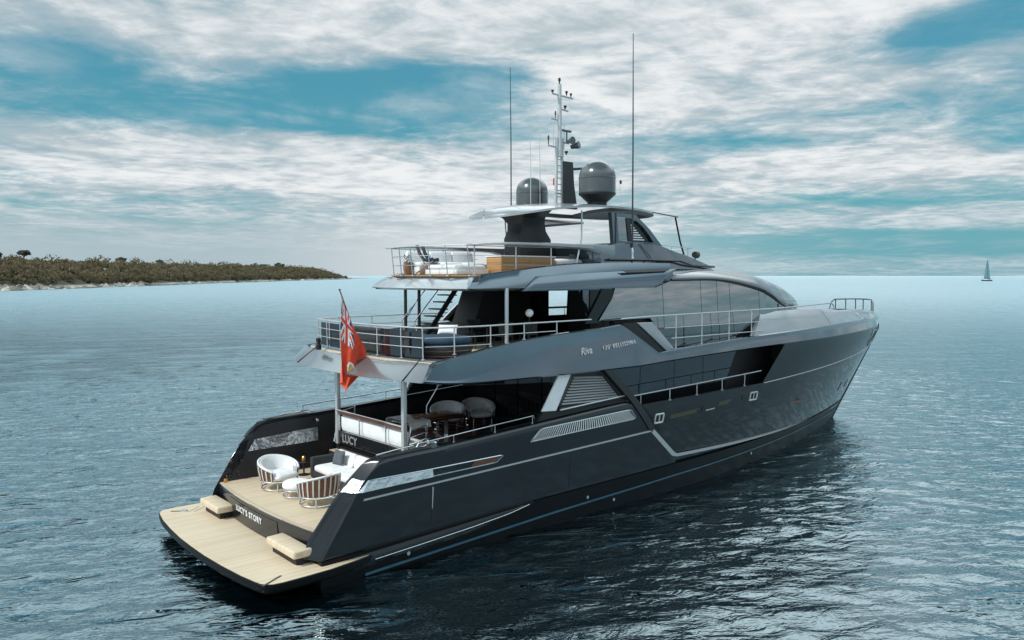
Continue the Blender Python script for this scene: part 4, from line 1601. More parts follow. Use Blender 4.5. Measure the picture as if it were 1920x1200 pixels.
    mb.prism([(12.9, -2.95, 5.32), (24, -2.9, 5.32), (24, 2.9, 5.32), (12.9, 2.95, 5.32)], (0, 0, 0.05))
    mb.build('saloon_floor', 'wood', YACHT, smooth=0)
    # raked side screens aft of the house on the port side
    mb = MB()
    mb.prism([(10.1, 2.95, 6.15), (12.8, 2.95, 5.4), (12.8, 2.95, 7.38), (11.6, 2.95, 7.38)], (0, 0.08, 0))
    mb.build('side_screen', 'black', YACHT, smooth=0)
    mb = MB()
    mb.prism([(9.95, 2.93, 6.12), (10.15, 2.93, 6.10), (11.72, 2.93, 7.38), (11.5, 2.93, 7.38)], (0, 0.10, 0))
    mb.build('screen_edge', 'paint_lit', YACHT, smooth=0)
    # centre housing on the upper deck (stair trunk)
    mb = MB()
    mb.prism([(9.6, 0.9, 5.4), (9.6, 2.2, 5.4), (10.4, 2.2, 7.36), (10.4, 0.9, 7.36)], (2.4, 0, 0))
    mb.build('stair_trunk', 'matte_black', YACHT, smooth=0)


build_house()
# stair to the flybridge
mb = MB()
a, b = Vector((8.15, 1.75, 5.45)), Vector((9.75, 1.75, 7.45))
for dy in (0.0,):
    mb.prism([a + Vector((0, dy, 0)), a + Vector((0.22, dy, 0)), b + Vector((0.22, dy, 0)), b + Vector((0, dy, 0))], (0, 0.06, 0))
st = mb.build('fly_stair', 'matte_black', YACHT, smooth=0)
for k in range(8):
    t = (k + 0.6) / 8
    p = a.lerp(b, t)
    mb = MB()
    mb.box((p.x + 0.12, p.y + 0.36, p.z), (0.30, 0.80, 0.045))
    mb.build('stair_tread', 'matte_black', st, smooth=0, inv=False)
mb = MB()
for dy in (-0.02, 0.78):
    mb.tube([a + Vector((-0.25, dy, 0.75)), b + Vector((-0.35, dy, 0.35))], 0.018, 6)
    mb.tube([a + Vector((-0.25, dy, 0.75)), a + Vector((0.0, dy, 0.0))], 0.018, 6)
mb.build('stair_handrail', 'chrome', st, inv=False)
# posts under the flybridge
for x, y, zt in ((8.25, -2.8, 7.42), (8.25, 2.8, 7.42), (8.6, 2.45, 7.42)):
    mb = MB()
    mb.tube([(x, y, 5.42), (x, y, zt)], 0.06, 10)
    mb.build('fly_post', 'steel_white' if y < 0 else 'charcoal', YACHT)
mb = MB()
mb.tube([(8.28, 2.8, 6.25), (8.6, 2.5, 7.0)], 0.015, 6)
mb.build('post_brace', 'charcoal', YACHT)

# rail along the forward side deck, with its dark inner screens
for s_ in (-1, 1):
    yb = lambda x: s_ * (yside(x, 5.0) - 0.22)
    tops = [(x, yb(x) + s_ * 0.04, z) for x, z in [(12.55, 6.36), (14, 6.39), (16, 6.405), (18, 6.42), (20, 6.435), (22, 6.45), (24, 6.48), (26, 6.52), (27.6, 6.54)]]
    tops += [(27.95, yb(27.9), 6.42), (28.05, yb(28.05), 6.22)]
    posts = [((x, yb(x), 6.39 + (x - 14) * 0.006), (x, yb(x), z_hi(x) - 0.02)) for x in (15.55, 17.1, 18.85, 20.4)]
    mids = [[(x, yb(x), lerp(z_hi(15.5), 6.4, f)) for x in (14.9 if f > .4 else 15.3, 16, 18, 20, 21.0 + f * 0.8)] for f in (0.30, 0.62)]
    rail('forward_rail', tops, posts, 0.040, mids, mat='steel_white', post_r=0.034)
    mb = MB()
    mb.prism([(12.60, s_ * 3.60, 6.33), (27.5, s_ * 2.62, 6.47), (27.5, s_ * 2.57, 6.47), (12.6, s_ * 3.5, 6.33)], (0, 0, -0.05))

# ---------------------------------------------------------------- forward bulwark and bow
def zb_hi(x):
    return sm(x, [(21.9, 6.30), (24, 6.32), (27.6, 6.26), (28.6, 6.14), (32, 6.06), (36, 5.95), (39.0, 5.72)])


def bow_bulwark(sgn):
    for name, xa0, xa1, xb0, xb1 in (('forward_bulwark', 20.45, 21.85, 27.85, 27.75), ('bow_bulwark', 27.93, 27.83, 39.42, 38.85)):
        mb = MB()
        rows = []
        for i in range(41):
            u = i / 40
            outer, inner = [], []
            for t in lin(0, 1, 7):
                x = lerp(lerp(xa0, xa1, t), lerp(xb0, xb1, t), u)
                zb = z_hi(x) - 0.02
                zt = zb_hi(max(x, 21.9))
                z = lerp(zb, zt, t)
                e = lerp(39.5, 38.9, t)
                xx = x * (39.54 / e) if x > 30 else x
                y = yside(min(xx, 39.54), 5.0)
                k = min(1.0, max(0.0, (39.6 - x) / 5.0))
                lean = pw(x, [(20, 0.13), (24, 0.27), (39, 0.42)])
                yy = max(0.0, y - k * (lean + 0.42 * t + 0.10 * t**3))
                outer.append((x, sgn * yy, z - 0.10 * max(0, t - 0.8)))
                inner.append((x, sgn * max(0, yy - 0.18 * k), z - 0.10 * max(0, t - 0.8)))
            rows.append(outer + inner[::-1])
        mb.grid(rows, close_v=True, cap0=True, cap1=True)
        mb.build(name, 'paint_lit', YACHT, smooth=40)


both(bow_bulwark)
mb = MB()
rows = []
for x in lin(13, 39.0, 50):
    y = max(0, yside(x, 5.0) - 0.5)
    rows.append([(x, -y, 5.40 if x > 22 else 4.95), (x, -y * 0.5, 5.52 if x > 22 else 4.97), (x, y * 0.5, 5.52 if x > 22 else 4.97), (x, y, 5.40 if x > 22 else 4.95)])
mb.grid(rows)
mb.build('foredeck', 'teak', YACHT, smooth=40)
# coachroof on the foredeck
mb = MB()
rows = []
for x in lin(27.5, 36, 20):
    k = 1 - ((x - 27.5) / 8.6) ** 2.2
    w_ = 2.2 * max(0.05, k) ** 0.6
    zc = 5.5 + 0.75 * k**0.7
    rows.append([(x, w_ * t, zc - (zc - 5.45) * abs(t) ** 3.5) for t in lin(-1, 1, 13)])
mb.grid(rows, cap0=True, cap1=True)
mb.build('coachroof', 'paint_lit', YACHT, smooth=45)
# pulpit; its backlit darkness is put into the dark material
pp = [(35.6, 1.0, 5.95), (35.75, 0.98, 6.30), (36.0, 0.92, 6.46), (37.0, 0.68, 6.47), (37.8, 0.36, 6.46), (38.15, 0.0, 6.44), (37.9, -0.36, 6.42), (37.2, -0.72, 6.34), (36.9, -0.88, 6.12), (36.75, -0.95, 5.85)]
rail('pulpit', pp, [((x, y, 6.46), (x, y, 5.80)) for x, y in ((36.1, 0.90), (36.9, 0.70), (37.6, 0.46), (38.0, 0.2), (37.95, -0.3))], 0.055, mat='dome', post_r=0.05)

# things on the deck edge behind the forward rail (fenders stowed)
# ---------------------------------------------------------------- flybridge
def fly_hi(x):
    return sm(x, [(6.4, 7.73), (7.5, 7.85), (8.4, 7.95), (9.5, 8.07), (11, 8.20), (13.5, 8.29), (16.2, 8.30), (17.4, 8.28)])


def fw(x):
    return pw(x, [(6.4, 2.66), (7.2, 2.74), (9, 2.90), (16.5, 3.03)])


def fly_side(sgn):
    mb = MB()
    rows = []
    for x in lin(6.78, 16.2, 44):
        hi = fly_hi(x)
        w_ = fw(x)
        rk = max(0, 1 - (x - 6.78) / 0.8)
        d = lambda z: rk * (z - 7.4) * 1.2
        rows.append([(x, sgn * (w_ - 0.5), 7.40), (x, sgn * (w_ - 0.05), 7.38), (x + d(7.42), sgn * w_, 7.42), (x + d(lerp(7.42, hi, .5)), sgn * (w_ - 0.06), lerp(7.42, hi, .5)), (x + d(hi), sgn * (w_ - 0.22), hi - 0.04), (x + d(hi), sgn * (w_ - 0.30), hi), (x + d(hi), sgn * (w_ - 0.5), hi - 0.03), (x + d(hi), sgn * (w_ - 0.55), 7.7)])
    mb.grid(rows, close_v=True, cap0=True, cap1=True)
    o = mb.build('fly_fascia', 'paint_sky_lit', YACHT, smooth=30)
    # long proud wing panel
    mb = MB()
    rows = []
    for u in lin(0, 1, 30):
        row = []
        for t in lin(0, 1, 7):
            x = lerp(lerp(8.78, 9.40, t), lerp(14.95, 16.45, t), u)
            z = lerp(7.32, lerp(7.78, 8.06, u**0.8), t)
            bulge = 0.08 + 0.04 * math.sin(math.pi * t)
            row.append((x, sgn * (fw(x) + bulge - 0.16 * t), z))
        row2 = [(x, sgn * (abs(y) - 0.16), z) for x, y, z in row][::-1]
        rows.append(row + row2)
    mb.grid(rows, close_v=True, cap0=True, cap1=True)
    mb.build('wing_panel', 'paint_sky_lit', o, smooth=35, inv=False, bevel=0.015)
    mb = MB()
    mb.prism([(13.30, sgn * 2.99, 7.99), (16.0, sgn * 2.985, 8.075), (15.75, sgn * 3.03, 7.975), (13.5, sgn * 3.04, 7.91)], (0, sgn * 0.03, 0))
    mb.build('air_slot', 'black', o, smooth=0, inv=False)
    # upper coaming bar that grows into the helm fairing
    mb = MB()
    rows = []
    for x in lin(7.2, 13.3, 40):
        th = pw(x, [(7.2, 0.06), (10, 0.12), (12, 0.19), (13.3, 0.46)])
        zt = sm(x, [(7.2, 8.77), (7.8, 8.82), (9.3, 8.86), (13.4, 8.87)])
        y = pw(x, [(7.2, 2.38), (8.5, 2.46), (11, 2.56), (13.4, 2.64)])
        rows.append([(x, sgn * y, zt), (x, sgn * (y + 0.05), zt - 0.02), (x, sgn * (y + 0.06), zt - th * 0.7), (x, sgn * y, zt - th), (x, sgn * (y - 0.28), zt - th * 0.9), (x, sgn * (y - 0.30), zt - 0.03)])
    mb.grid(rows, close_v=True, cap0=True, cap1=True)
    mb.build('coaming_bar', 'paint_lit', YACHT, smooth=40)


both(fly_side)
# overhanging tail of the flybridge
mb = MB()
rows = []
for y in lin(-2.70, 2.70, 31):
    a = abs(y) / 2.70
    bul = 0.42 * (1 - a**2)
    x0 = 6.82 - bul
    rows.append([(x0 + 6, y, 7.40), (x0 + 0.15, y, 7.36), (x0, y, 7.41), (x0 + 0.33, y * 0.975, 7.60), (x0 + 0.62, y * 0.955, 7.75), (x0 + 0.72, y * 0.95, 7.78), (x0 + 6.2, y * 0.95, 7.78)])
mb.grid(rows)
ft = mb.build('fly_tail', 'paint_lit', YACHT, smooth=30)
mb = MB()
rows = []
for y in lin(-2.50, 2.50, 25):
    a = abs(y) / 2.70
    x0 = 6.82 - 0.42 * (1 - a**2) + 0.70
    rows.append([(x0, y, 7.784), (x0, y, 7.83), (14.5, y, 7.83)])
mb.grid(rows)
mb.build('fly_deck', 'teak_warm', ft, smooth=0, inv=False)
mb = MB()
mb.tube([(8.6, -2.62, 7.80), (7.42, -2.56, 7.752), (7.05, -1.5, 7.745), (6.98, 0, 7.74), (7.05, 1.5, 7.745)], 0.03, 6)
mb.build('tail_gutter', 'matte_black', ft, inv=False)
mb = MB()
mb.prism([(6.9, -2.6, 7.34), (13, -2.9, 7.34), (13, 2.9, 7.34), (6.9, 2.6, 7.34)], (0, 0, 0.05))
mb.build('fly_underside', 'charcoal', ft, smooth=0, inv=False)
for s_ in (-1, 1):
    mb = MB()
    mb.tube([(6.80, s_ * 2.35, 7.425), (7.50, s_ * 2.25, 7.79)], 0.014, 4)
    mb.build('tail_seam', 'matte_black', ft, inv=False)

# rails on the flybridge
FR = lambda x: pw(x, [(7.2, 2.12), (8.2, 2.26), (10.3, 2.40), (11.4, 2.46)])
for s_ in (-1, 1):
    px = (7.5, 9.05, 10.5) if s_ < 0 else (8.3, 9.6, 10.9)
    xs_ = lin(7.25, 11.3, 8)
    rail('fly_rail', [(x, s_ * FR(x), 8.72) for x in xs_], [((x, s_ * FR(x), 8.72), (x, s_ * FR(x), 7.84)) for x in px], 0.018, [[(x, s_ * FR(x), 8.42) for x in xs_], [(x, s_ * FR(x), 8.14) for x in xs_]], mat='steel_white', post_r=0.034)
ap = [(7.25, -2.12, 8.74), (7.02, -1.3, 8.74), (6.93, -0.5, 8.74), (6.93, 0.5, 8.74), (7.02, 1.3, 8.74), (7.25, 2.12, 8.74)]
rail('fly_stern_rail', ap, [(p, (p[0] + 0.10, p[1], 7.79)) for p in ap[0::1]], 0.026, [[(x + 0.03, y, 8.44) for x, y, z in ap], [(x + 0.06, y, 8.14) for x, y, z in ap]], mat='chrome', post_r=0.028)

# helm fairing: low block carrying the windscreen frames
mb = MB()
rows = []
for x in lin(12.6, 21.0, 36):
    zt = sm(x, [(12.6, 8.86), (14, 8.96), (15.8, 8.96), (17, 8.74), (18.2, 8.54), (19.5, 8.32), (21, 8.08)])
    w_ = pw(x, [(12.6, 2.62), (15.5, 2.55), (18, 2.35), (20, 1.9), (21, 1.3)])
    rows.append([(x, -w_ - 0.10, 8.05), (x, -w_ - 0.04, lerp(8.05, zt, .6)), (x, -w_, zt - 0.03), (x, -w_ + 0.08, zt), (x, -w_ * 0.5, zt + 0.04), (x, w_ * 0.5, zt + 0.04), (x, w_ - 0.08, zt), (x, w_, zt - 0.03), (x, w_ + 0.04, lerp(8.05, zt, .6)), (x, w_ + 0.10, 8.05)])
mb.grid(rows, cap0=True, cap1=True)
hf = mb.build('helm_fairing', 'paint_sky_lit', YACHT, smooth=35)
# black gutter line where fairing meets roof
for s_ in (-1, 1):
    mb = MB()
    mb.tube([(12.9, s_ * 2.76, 8.36), (15, s_ * 2.74, 8.37), (17.0, s_ * 2.66, 8.36), (17.5, s_ * 2.6, 8.27), (18.0, s_ * 2.5, 8.20), (20.0, s_ * 2.1, 8.16)], 0.045, 6)
    mb.build('fairing_gutter', 'black', hf, inv=False)
    mb = MB()
    mb.tube([(14.7, s_ * 2.60, 8.95), (15.3, s_ * 2.68, 8.42)], 0.016, 4)
    mb.build('fairing_seam', 'matte_black', hf, inv=False)
# side frames between fairing and hardtop
for s_ in (-1,):
    Y = s_ * 2.22
    outer = [(13.75, 8.93), (16.5, 8.90), (16.2, 9.15), (15.75, 9.52), (15.2, 9.86), (14.9, 10.02), (13.62, 10.04)]
    hole = [(14.02, 9.06), (15.98, 9.03), (15.72, 9.30), (15.35, 9.60), (14.98, 9.80), (14.62, 9.88), (13.90, 9.90)]
    mb = MB()
    n = len(outer)
    rows = []
    for k in range(n):
        o_, h_ = outer[k], hole[k]
        rows.append([(o_[0], Y, o_[1]), (o_[0], Y - s_ * 0.16, o_[1]), (h_[0], Y - s_ * 0.16, h_[1]), (h_[0], Y, h_[1])])
    mb.grid(rows, close_u=True, close_v=True)
    fr = mb.build('windscreen_frame', 'paint_sky_lit', YACHT, smooth=0)
    mb = MB()
    mb.prism([(14.03, Y, 9.06), (14.55, Y, 9.06), (14.40, Y, 9.87), (13.92, Y, 9.89)], (0, -s_ * 0.03, 0))
    mb.build('frame_pane', 'mirror_glass', fr, smooth=0, inv=False)
    mb = MB()
    mb.prism([(14.52, Y - s_ * 0.02, 9.05), (14.72, Y - s_ * 0.02, 9.05), (14.60, Y - s_ * 0.02, 9.88), (14.38, Y - s_ * 0.02, 9.88)], (0, s_ * 0.05, 0))
    mb.build('frame_mullion', 'paint', fr, smooth=0, inv=False)
    mb = MB()
    mb.prism([(14.65, Y - s_ * .10, 9.05), (15.96, Y - s_ * .10, 9.04), (15.3, Y - s_ * .10, 9.6), (14.9, Y - s_ * .10, 9.82), (14.6, Y - s_ * .10, 9.86)], (0, -s_ * 0.03, 0))
    mb.build('frame_backing', 'black', fr, smooth=0, inv=False)
    mb = MB()
    for k in range(7):
        z = 9.10 + k * 0.085
        mb.prism([(14.72 - k * 0.012, Y - s_ * 0.08, z), (15.50 - k * 0.11, Y - s_ * 0.08, z), (15.50 - k * 0.11, Y - s_ * 0.08, z + 0.045), (14.72 - k * 0.012, Y - s_ * 0.08, z + 0.045)], (0, s_ * 0.02, 0))
    mb.build('frame_louvre', 'offwhite', fr, smooth=0, inv=False)
for s_ in (-1, 1):
    # thin stays under the hardtop
    mb = MB()
    mb.tube([(12.1, s_ * 1.9, 7.85), (12.35, s_ * 2.0, 9.1), (12.30, s_ * 2.05, 10.05)], 0.03, 6)
    mb.build('hardtop_stay', 'chrome', YACHT)
    mb = MB()
    mb.tube([(19.5, s_ * 1.1, 8.3), (19.05, s_ * 1.1, 9.2), (18.72, s_ * 1.1, 10.17)], 0.04, 6)
    mb.tube([(16.9, s_ * 1.3, 10.28), (18.9, s_ * 1.08, 10.19)], 0.028, 6)
    mb.build('front_stay', 'paint', YACHT)

# hardtop: rounded tail, opening in the middle, shade under and inside it put into charcoal
def ht_w(x):
    return pw(x, [(9.6, 0.05), (9.7, 0.7), (9.95, 1.25), (10.4, 1.8), (11.0, 2.2), (11.8, 2.40), (14, 2.40), (15.2, 2.28), (16.2, 1.95), (17.0, 1.4), (17.4, 0.8), (17.55, 0.1)])


def build_hardtop():
    xs_ = [9.6, 9.7, 9.95, 10.15, 10.4, 10.7, 11.0, 11.4] + lin(11.8, 16, 15) + lin(16.2, 17.55, 9)
    def zt(x, t):
        c = sm(x, [(9.6, 10.03), (10.9, 10.28), (13, 10.46), (16, 10.44), (17.6, 10.38)])
        return c - 0.22 * t * t
    mb = MB()
    def deck(x, t, top):
        z = zt(x, t)
        return (x, ht_w(x) * t, z if top else z - 0.13 + 0.06 * abs(t)**4)
    T = [-1, -0.93, -0.85, -0.78, -0.4, 0, 0.4, 0.78, 0.85, 0.93, 1]
    rows_t = [[deck(x, t, True) for t in T] for x in xs_]
    rows_b = [[deck(x, t, False) for t in T] for x in xs_]
    b = len(mb.v)
    nT = len(T)
    for r_ in rows_t:
        mb.v.extend(r_)
    off = len(mb.v)
    for r_ in rows_b:
        mb.v.extend(r_)
    is_open = lambda i, j: 12.0 <= (xs_[i] + xs_[i + 1]) / 2 <= 15.6 and 2 <= j <= nT - 4
    for i in range(len(xs_) - 1):
        for j in range(nT - 1):
            if is_open(i, j):
                continue
            q = (i * nT + j, (i + 1) * nT + j, (i + 1) * nT + j + 1, i * nT + j + 1)
            mb.f.append(q)
            mb.mi.append(0)
            mb.f.append(tuple(k + off for k in q[::-1]))
            mb.mi.append(1)
    # walls along every open border
    from collections import Counter
    edges = Counter()
    dirs = {}
    for f, m_ in zip(mb.f, mb.mi):
        if m_ == 0:
            for k in range(4):
                e = (f[k], f[(k + 1) % 4])
                key = tuple(sorted(e))
                edges[key] += 1
                dirs[key] = e
    for key, c in edges.items():
        if c == 1:
            e = dirs[key]
            mb.f.append((e[1], e[0], e[0] + off, e[1] + off))
            inner_ = all(1 <= q_ % nT <= nT - 2 and 12.0 < xs_[q_ // nT] < 15.9 for q_ in e)
            mb.mi.append(1 if inner_ else 0)
    return mb.build('hardtop', ['paint_lit', 'charcoal'], YACHT, smooth=35)


HT = build_hardtop()
# central column carrying the hardtop and mast
mb = MB()
rows = []
for z, x0, x1, hy in ((7.84, 10.95, 12.55, 0.42), (8.6, 10.9, 12.5, 0.42), (9.1, 10.86, 12.48, 0.42), (9.4, 11.0, 12.25, 0.40), (9.65, 11.02, 12.18, 0.42), (9.85, 10.9, 12.1, 0.55), (10.0, 10.75, 12.0, 0.9), (10.12, 10.7, 12.0, 1.15)):
    rows.append([(x0, -hy, z), (x1, -hy * 0.8, z), (x1, hy * 0.8, z), (x0, hy, z)])
mb.grid(rows, close_v=True, cap0=True, cap1=True)
mb.build('hardtop_column', 'charcoal', YACHT, smooth=30, bevel=0.03)  # the hardtop's shade is put into this dark colour
# dark bracing wing below the hardtop, port of the column
mb = MB()
mb.prism([(12.0, 0.5, 9.75), (13.1, 2.2, 10.02), (16.6, 2.35, 10.02), (16.8, 2.2, 9.98), (13.4, 0.7, 9.68), (12.3, 0.3, 9.55)], (0, 0, 0.07))
mb.build('hardtop_brace', 'charcoal', YACHT, smooth=0)

# rails and lamp on the fairing
rail('fairing_rail', [(16.6, -1.95, 8.98), (18.9, -1.6, 8.92), (19.3, -1.5, 8.92), (20.0, -0.8, 8.92), (20.2, 0, 8.92), (20.0, 0.8, 8.92), (18.9, 1.6, 8.92), (16.6, 1.95, 8.98)], [((x, y, 8.92), (x, y, z)) for x, y, z in ((17.6, -1.8, 8.6), (18.9, -1.6, 8.4), (20.0, -.8, 8.2), (18.9, 1.6, 8.4), (17.6, 1.8, 8.6))], 0.022, mat='chrome', post_r=0.018)
mb = MB()
mb.tube([(19.75, -1.42, 8.66), (19.5, -1.5, 8.66)], [0.15, 0.13], 14)
mb.tube([(19.6, -1.45, 8.66), (19.6, -1.45, 8.2)], 0.03, 6)
mb.build('searchlight', 'charcoal', YACHT)

# ---------------------------------------------------------------- domes, mast, aerials
for s_, sc, h in ((-1, 0.66, 1.40), (1, 0.62, 1.30)):
    base = 10.32 if s_ < 0 else 10.36
    c = (13.55 if s_ < 0 else 13.3, s_ * 1.6, base)
    mb = MB()
    prof = [(0.34, 0.0), (0.36, 0.10), (0.62, 0.34), (0.66, 0.36), (0.675, 0.40), (0.675, 0.44)] if s_ < 0 else [(0.60, 0.0), (0.62, 0.06), (0.63, 0.10)]
    z0 = prof[-1][1]
    k = sc / 0.67
    prof = [(r_ * k, z) for r_, z in prof]
    body = [(0.66 * k, z0), (0.67 * k, z0 + 0.10), (0.67 * k, z0 + 0.55)]
    top = [(0.67 * k * math.cos(a), z0 + 0.55 + 0.60 * math.sin(a)) for a in lin(0.08, math.pi / 2 - 0.03, 12)]
    mb.lathe(body + top + [(0.0, z0 + 1.15)], c, 36, cap=False)
    d = mb.build('satellite_dome', 'dome', YACHT, smooth=40)
    mb = MB()
    mb.lathe(prof, c, 36)
    mb.build('dome_base', 'charcoal', d, smooth=30, inv=False)
    mb = MB()
    mb.lathe([(0.672 * k, 0), (0.684 * k, 0.01), (0.684 * k, 0.03), (0.672 * k, 0.04)], (c[0], c[1], c[2] + z0 + 0.50), 36, cap=False)
    mb.build('dome_seam', 'dome', d, inv=False)


def build_mast():
    mb = MB()
    X, Y0 = 13.25, 0.05
    for dx, dy in ((-0.14, 0.0), (0.14, 0.0)):
        mb.tube([(X + dx * 1.25, Y0 + dy, 10.3), (X + dx * 0.95, Y0 + dy, 12.9)], 0.062, 8)
    for k in range(11):
        z = 10.5 + k * 0.23
        mb.tube([(X - 0.14, Y0, z), (X + 0.14, Y0, z)], 0.018, 6)
    mb.tube([(X, Y0, 12.2), (X, Y0, 13.1), (X, Y0, 14.85)], [0.13, 0.10, 0.075], 10)
    m = mb.build('mast', 'mast_grey', YACHT)
    mb = MB()
    mb.prism([(13.38, 0.05, 10.3), (14.1, 0.05, 10.3), (13.92, 0.05, 11.2), (13.85, 0.05, 12.05), (13.38, 0.05, 12.05)], (0, -0.14, 0))
    mb.build('mast_fin', 'charcoal', m, smooth=0, bevel=0.02, inv=False)
    for z, x0, x1 in ((14.45, 12.85, 13.95), (13.55, 12.80, 13.3), (13.95, 13.25, 13.7), (12.55, 12.65, 13.3), (10.85, 13.0, 13.55)):
        mb = MB()
        mb.tube([(x0, Y0, z + 0.02), (x1, Y0, z - 0.02)], 0.032, 6)
        mb.build('crosstree', 'mast_grey', m, inv=False)
    for x, z, r_, h in ((13.25, 14.85, 0.05, 0.24), (12.9, 14.48, 0.055, 0.13), (13.62, 14.5, 0.05, 0.17), (13.85, 14.46, 0.045, 0.16), (13.55, 13.98, 0.06, 0.15), (13.05, 13.58, 0.03, 0.28), (12.70, 12.60, 0.035, 0.34), (13.62, 12.32, 0.07, 0.14)):
        mb = MB()
        mb.lathe([(r_ * 0.5, 0), (r_ * 0.5, h * 0.45), (r_, h * 0.5), (r_, h * 0.9), (r_ * 0.4, h)], (x, Y0, z), 12)
        mb.build('navigation_lamp', 'charcoal', m, inv=False)
    for x in (12.95, 13.5):
        mb = MB()
        mb.tube([(x, Y0, 12.5), (x, Y0, 13.4)], 0.014, 5)
        mb.build('short_aerial', 'mast_grey', m, inv=False)
    mb = MB()
    mb.tube([(13.4, Y0, 12.75), (13.75, Y0, 12.75)], 0.03, 6)
    mb.tube([(13.62, Y0 - 0.12, 12.80), (13.62, Y0 - 0.34, 12.80)], [0.07, 0.15], 14)
    mb.tube([(13.42, Y0, 13.2), (13.85, Y0, 13.2)], 0.05, 8)
    mb.tube([(13.64, Y0, 12.75), (13.64, Y0, 13.2)], 0.03, 6)
    mb.tube([(13.82, Y0 - 0.05, 12.62), (13.95, Y0 - 0.35, 12.68)], [0.08, 0.15], 14)
    mb.build('horn', 'dome', m, inv=False)
    mb = MB()
    mb.tube([(13.85, 0, 11.8), (15.1, -0.1, 11.95)], 0.05, 8)
    mb.build('radar_arm', 'charcoal', m, inv=False)
    mb = MB()
    mb.prism([(13.02, 0.12, 11.15), (13.14, 0.12, 11.15), (13.16, 0.12, 11.42), (13.02, 0.12, 11.40)], (0, 0.02, 0))
    mb.build('pennant', 'red', m, smooth=0, inv=False)


build_mast()
for (x, y, z0, z1, r_) in ((14.3, -2.62, 8.35, 16.3, 0.026), (13.1, 2.6, 9.9, 15.9, 0.022), (12.65, 0.95, 10.35, 13.42, 0.014), (13.17, 1.0, 10.35, 13.38, 0.014), (17.3, 0.6, 10.35, 11.6, 0.014)):
    mb = MB()
    zm = lerp(z0, z1, 0.52)
    mb.tube([(x, y, z0), (x - 0.01, y, zm), (x - 0.05, y, z1)], [r_ * 1.25, r_ * 0.95, r_ * 0.5], 8)
    mb.build('whip_aerial', 'charcoal' if r_ > 0.02 else 'mast_grey', YACHT)
mb = MB()
mb.lathe([(0.06, 0), (0.07, 0.04), (0.04, 0.12), (0.055, 0.2), (0.055, 0.32), (0.03, 0.42)], (14.3, -2.62, 8.38), 12)
mb.build('aerial_mount', 'chrome', YACHT)
mb = MB()
mb.lathe([(0.03, 0), (0.05, 0.03), (0.05, 0.12), (0.02, 0.16)], (17.3, 0.6, 11.55), 10)
mb.build('gps_antenna', 'charcoal', YACHT)
# ================================================================ loose things on board
def cushion(mb, c, d, r=0.05, rz=0.0, puff=0.03, n=8):
    """soft box: superellipse plan, domed top"""
    rows = []
    m = Matrix.Rotation(rz, 3, 'Z')
    N = 28
    def ring(k, z):
        out = []
        for i in range(N):
            a = 2 * math.pi * i / N
            ca_, sa_ = math.cos(a), math.sin(a)
            e = 0.35
            x = math.copysign(abs(ca_) ** e, ca_) * (d[0] / 2) * k
            y = math.copysign(abs(sa_) ** e, sa_) * (d[1] / 2) * k
            p = Vector(c) + m @ Vector((x, y, z))
            out.append(p)
        return out
    h = d[2]
    rx = r / max(d[0], d[1])
    rows = [ring(1 - 3 * rx, -h / 2), ring(1 - rx, -h / 2 + r * 0.3), ring(1, -h / 2 + r), ring(1, h / 2 - r), ring(1 - rx, h / 2 - r * 0.3), ring(1 - 3 * rx, h / 2), ring(0.6, h / 2 + puff * 0.7), ring(0.25, h / 2 + puff)]
    return mb.grid(rows, close_v=True, cap0=True, cap1=True)


